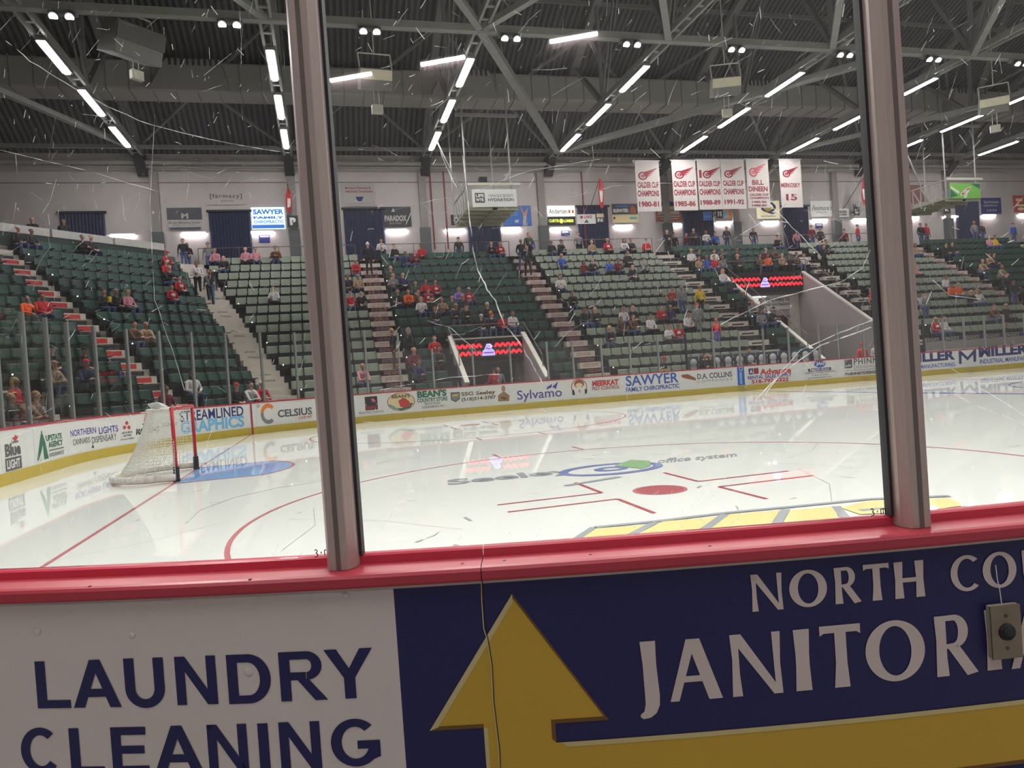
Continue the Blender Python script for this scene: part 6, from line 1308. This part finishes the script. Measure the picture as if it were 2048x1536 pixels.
for ch, xl, xr, yb, yt in (('A', 232, 502, 818, 503), ('N', 552, 812, 792, 474), ('I', 880, 958, 770, 455), ('T', 1012, 1222, 752, 432), ('O', 1240, 1546, 722, 408), ('R', 1598, 1812, 690, 380), ('I', 1858, 1930, 664, 352), ('A', 1978, 2240, 645, 330)):
    place(GF, ch, 1250+xl*g, 1250+xr*g, 1080+yb*g, 1080+yt*g, d)
place(GF, 'J', 1250+80*g, 1250+188*g, 1080+914*g, 1080+516*g, d)
lay(d, M_vl, .0024, e)
# vertical crack and lifted edge where two board panels meet
d = Deco(); pts = [nt(*p_) for p_ in ((965, 1160), (966, 1200), (970, 1256), (976, 1275), (985, 1330), (988, 1400), (994, 1450), (1000, 1500), (1001, 1536))]; pts.append((pts[-1][0]+.003, .5))
d.line(pts, .0016); lay(d, M_black, .0036, e, 'seam_crack')
d = Deco(); d.line([(a_-.0022, b_) for a_, b_ in pts], .0018); lay(d, M_vh, .0034, e, 'seam_edge')
# push-button plate with its wire
c0 = nt(1971, 1314); c1 = nt(2030, 1202); cu, cv = (c0[0]+c1[0])/2, (c0[1]+c1[1])/2; ww, hh = abs(c1[0]-c0[0])*.44, abs(c1[1]-c0[1])*.5
O_ = near_pt(cu, cv, .002); nn = (near_pt(cu, cv, 1)-near_pt(cu, cv, 0)).normalized(); rzz_ = math.atan2(nn.y, nn.x)+math.pi/2
e = empty('push_button', O_, rzz_, 'metal push button plate with a round black button on the navy sign', 'push button')
b = MB(); b.box(-ww, ww, -.011, 0, -hh, hh); b.build('box', mat('box_edge', s2l(176, 168, 150), .6), e, bevel=.002)
b = MB(); b.hexa([(-ww-.001, -.0145, -hh-.001), (ww+.001, -.0145, -hh-.001), (ww+.001, -.0105, -hh-.001), (-ww-.001, -.0105, -hh-.001), (-ww-.001, -.0145, hh), (ww+.001, -.0145, hh), (ww+.001, -.0105, hh), (-ww-.001, -.0105, hh)]); b.build('plate', mat('plate_metal', s2l(140, 128, 112), .38, .7, .15, 30), e, bevel=.0015)
b = MB(); b.tube((0, -.0145, 0), (0, -.018, 0), .0165, 24, .0155); b.tube((0, -.018, 0), (0, -.0195, 0), .011, 20, .009); b.build('button', mat('button_black', (.02, .02, .022), .5), e, True)
for s in (-1, 1): b = MB(); b.tube((0, -.0145, s*.031), (0, -.0158, s*.031), .0032, 10); b.build('screw', mat('screw_metal', s2l(96, 86, 76), .4, .8), e)
b = MB(); b.path([(-.002, -.008, hh), (-.003, -.006, hh+.03), (-.005, -.004, hh+.05), (-.006, -.0035, hh+.075)], .0009, 6); b.build('wire', K['white'], e)

# near posts and glass
PR = [(-.029, .012), (-.029, -.016), (-.018, -.038), (.018, -.038), (.029, -.016), (.029, .012), (.022, .03), (-.022, .03)]    # x along the boards, y towards the ice
M_np = mat('post_brushed', s2l(186, 170, 164), .4, .3, .1, 14, stretch=(40, 40, 1)); M_gk = mat('gasket', (.035, .035, .038), .6)
def npost(u, label):
    o_ = near_pt(u, 0, 8.668-RN); nn = (near_pt(u, 0, 1)-near_pt(u, 0, 0)).normalized(); e = empty('glass_support', (o_.x, o_.y, 1.0715), math.atan2(nn.y, nn.x)+math.pi/2, label, 'post', 'posts of the near glass'); n = len(PR)
    b = MB(); b.add([(x, y, 0) for x, y in PR]+[(x, y, 2.3) for x, y in PR], [tuple(range(n))[::-1], tuple(range(n, 2*n))]+[(i, (i+1) % n, (i+1) % n+n, i+n) for i in range(n)]); b.build('post', M_np, e, bevel=.0015)
    b = MB(); b.box(-.0045, .0045, -.0388, -.0378, 0, 2.3); b.build('groove', mat('groove_grey', s2l(112, 100, 96), .6), e)
    for s in (-1, 1): b = MB(); b.box(min(s*.029, s*.035), max(s*.029, s*.035), .004, .026, .018, 2.3); b.build('gasket', M_gk, e)
    return o_
ua = (near_uv(692, 1132, 8.66)[0]); ub = near_uv(1815, 1046, 8.66)[0]
npost(ua, 'tall brushed metal post left of centre holding the near glass'); npost(ub, 'tall brushed metal post at the right holding the near glass')
SP = ub-ua; npost(ua-SP, 'metal post of the near glass beyond the left edge'); npost(ub+SP, 'metal post of the near glass beyond the right edge')
G0 = glass_mat('near_glass', .004, 2.2)
def scr_mat():
    m = bpy.data.materials.new('scratch'); m.use_nodes = True; n = m.node_tree.nodes; l = m.node_tree.links; n.clear()
    out = n.new('ShaderNodeOutputMaterial'); a = n.new('ShaderNodeBsdfDiffuse'); t = n.new('ShaderNodeBsdfTranslucent'); tr = n.new('ShaderNodeBsdfTransparent'); m1 = n.new('ShaderNodeMixShader'); m2 = n.new('ShaderNodeMixShader')
    tc = n.new('ShaderNodeTexCoord'); ns = n.new('ShaderNodeTexNoise'); ns.inputs['Scale'].default_value = 30; l.new(tc.outputs['Object'], ns.inputs['Vector'])
    mr = n.new('ShaderNodeMapRange'); mr.inputs[3].default_value = .0; mr.inputs[4].default_value = .95; mr.inputs[1].default_value = .3; mr.inputs[2].default_value = .7; l.new(ns.outputs['Fac'], mr.inputs[0])
    m1.inputs[0].default_value = .8; l.new(a.outputs[0], m1.inputs[1]); l.new(t.outputs[0], m1.inputs[2]); l.new(mr.outputs[0], m2.inputs[0]); l.new(tr.outputs[0], m2.inputs[1]); l.new(m1.outputs[0], m2.inputs[2]); l.new(m2.outputs[0], out.inputs[0]); return m
M_scr = scr_mat()
def pane_frame(u0, u1):
    a = near_pt(u0, 0, 8.668-RN-.014*1); c = near_pt(u1, 0, 8.668-RN-.014); return a, c
LONG = [([(925, 308), (940, 440), (945, 490), (955, 540), (975, 580), (990, 600), (1010, 650), (1035, 680), (1060, 720), (1085, 768)], 1.5), ([(12, 82), (60, 122), (130, 165), (210, 210), (300, 250), (420, 280), (580, 306)], .9), ([(0, 300), (190, 345), (330, 388)], .6), ([(1530, 790), (1565, 740), (1600, 700), (1680, 665), (1745, 640)], 1.2), ([(1510, 800), (1560, 750), (1640, 690), (1742, 655)], 1.6),
        ([(1740, 500), (1725, 535), (1690, 560), (1640, 575), (1540, 600), (1440, 650)], 1.2), ([(760, 780), (900, 755), (1000, 748)], .9), ([(790, 420), (870, 400), (960, 380), (1060, 340), (1200, 318)], .5), ([(765, 1058), (790, 1015), (822, 970)], 1.0), ([(1365, 1035), (1410, 985), (1430, 950)], .5), ([(310, 230), (300, 430), (310, 600), (345, 700), (370, 780)], .5), ([(430, 605), (500, 625), (560, 634), (640, 630)], .7), ([(600, 300), (690, 200), (760, 120)], .4),
        ([(1140, 395), (1230, 372), (1330, 366), (1500, 380)], .5), ([(1690, 530), (1720, 400), (1700, 330)], .4), ([(880, 300), (905, 360), (925, 400)], .9), ([(0, 880), (130, 840), (200, 842), (300, 870)], .5), ([(1865, 560), (1900, 590), (1960, 598)], .8), ([(1850, 760), (1930, 800), (2048, 850)], .7), ([(1860, 705), (1900, 735), (1960, 775), (2048, 830)], .9), ([(850, 640), (900, 655), (940, 690), (985, 730)], .7), ([(30, 30), (0, 60)], .5), ([(1240, 560), (1280, 545), (1330, 480)], .5), ([(1480, 470), (1560, 420), (1600, 380)], .8), ([(1535, 405), (1600, 470), (1640, 510)], .9), ([(700, 905), (720, 880), (760, 868)], .4), ([(380, 900), (300, 940), (240, 975)], .6)]
rs = random.Random(5)
for k, (u0, u1, lab) in enumerate(((ua-SP, ua, 'scratched near glass pane left of the left post'), (ua, ub, 'large scratched near glass pane between the two posts'), (ub, ub+SP, 'scratched near glass pane right of the right post'))):
    a, c = pane_frame(u0, u1); a.z = c.z = 1.089; dv = (c-a); L = dv.length; dv.normalize(); nn = Vector((dv.y, -dv.x, 0)); a = a+dv*.028; L -= .056
    e = empty('rink_glass', a, 0, lab, 'glass pane', 'near glass panes'); bpy.context.view_layer.update(); H_ = 2.15
    b = MB(); c = a+dv*L; z = Vector((0, 0, H_)); t = nn*.006; b.hexa([a+t, c+t, c-t, a-t, a+t+z, c+t+z, c-t+z, a-t+z]); wobj(b, 'pane', G0, e)
    F_ = lambda u, v, off, a=a, dv=dv, nn=nn: a+dv*u+Vector((0, 0, v))+nn*(.0065+off)
    def ginv(x, y):
        d_ = ray(x, y); tt = (a+nn*.0065-CO).dot(nn)/d_.dot(nn); P = CO+d_*tt-a; return (P.dot(dv), P.z)
    d = Deco()
    for pts, w_ in LONG:
        q = [ginv(*p_) for p_ in pts]
        if all(.0 < u < L for u, v in q):
            q2 = [q[0]]
            for g0, g1 in zip(q, q[1:]):
                for i in range(1, 5): q2.append((g0[0]+(g1[0]-g0[0])*i/4+rs.uniform(-1, 1)*.0012, g0[1]+(g1[1]-g0[1])*i/4+rs.uniform(-1, 1)*.0012))
            d.line(q2, .0015*w_)
    for i in range(520):
        u, v = rs.uniform(.01, L-.01), rs.uniform(0, 1.15) if rs.random() < .6 else rs.uniform(.45, 1.15); ang = rs.choice([rs.uniform(0, math.pi), rs.gauss(1.0, .35)]); l_ = min(.11, rs.expovariate(55)+.003); wd = rs.uniform(.0004, .0013) if l_ < .03 else rs.uniform(.0003, .0006)
        du, dv_ = math.cos(ang)*l_, math.sin(ang)*l_; cv = rs.uniform(-.15, .15)*l_
        pts = [(u, v), (u+du*.5-dv_*cv*8, v+dv_*.5+du*cv*8), (u+du, v+dv_)]
        if all(.0 < p_[0] < L for p_ in pts): d.line(pts, wd)
    for i in range(160):
        u, v = rs.uniform(.01, L-.01), rs.uniform(.3, 1.15); r = rs.uniform(.0003, .0011); d.disc(u, v, r, r*rs.uniform(.6, 1.6), 7)
    d.build('scratches', M_scr, F_, .0004, e)
    if k < 2:
        d = Deco(); x0, y0 = ((640, 1110), (1752, 1028))[k]
        for dx, pl in ((0, [(9, -7), (19, -8)]), (0, [(9, -7), (10, 4)]), (0, [(14, -7), (14.5, 3)]), (0, [(18, -8), (19, 3)]), (0, [(2, 0), (3, -4)]), (0, [(-11, -6), (-7, -8), (-5, -4), (-8, -1), (-4, 1), (-5, 6), (-10, 7)])):
            d.line([ginv(x0+p_[0], y0+p_[1]-3) for p_ in pl], .0019)
        d.build('pen_mark', M_black, F_, .0006, e)
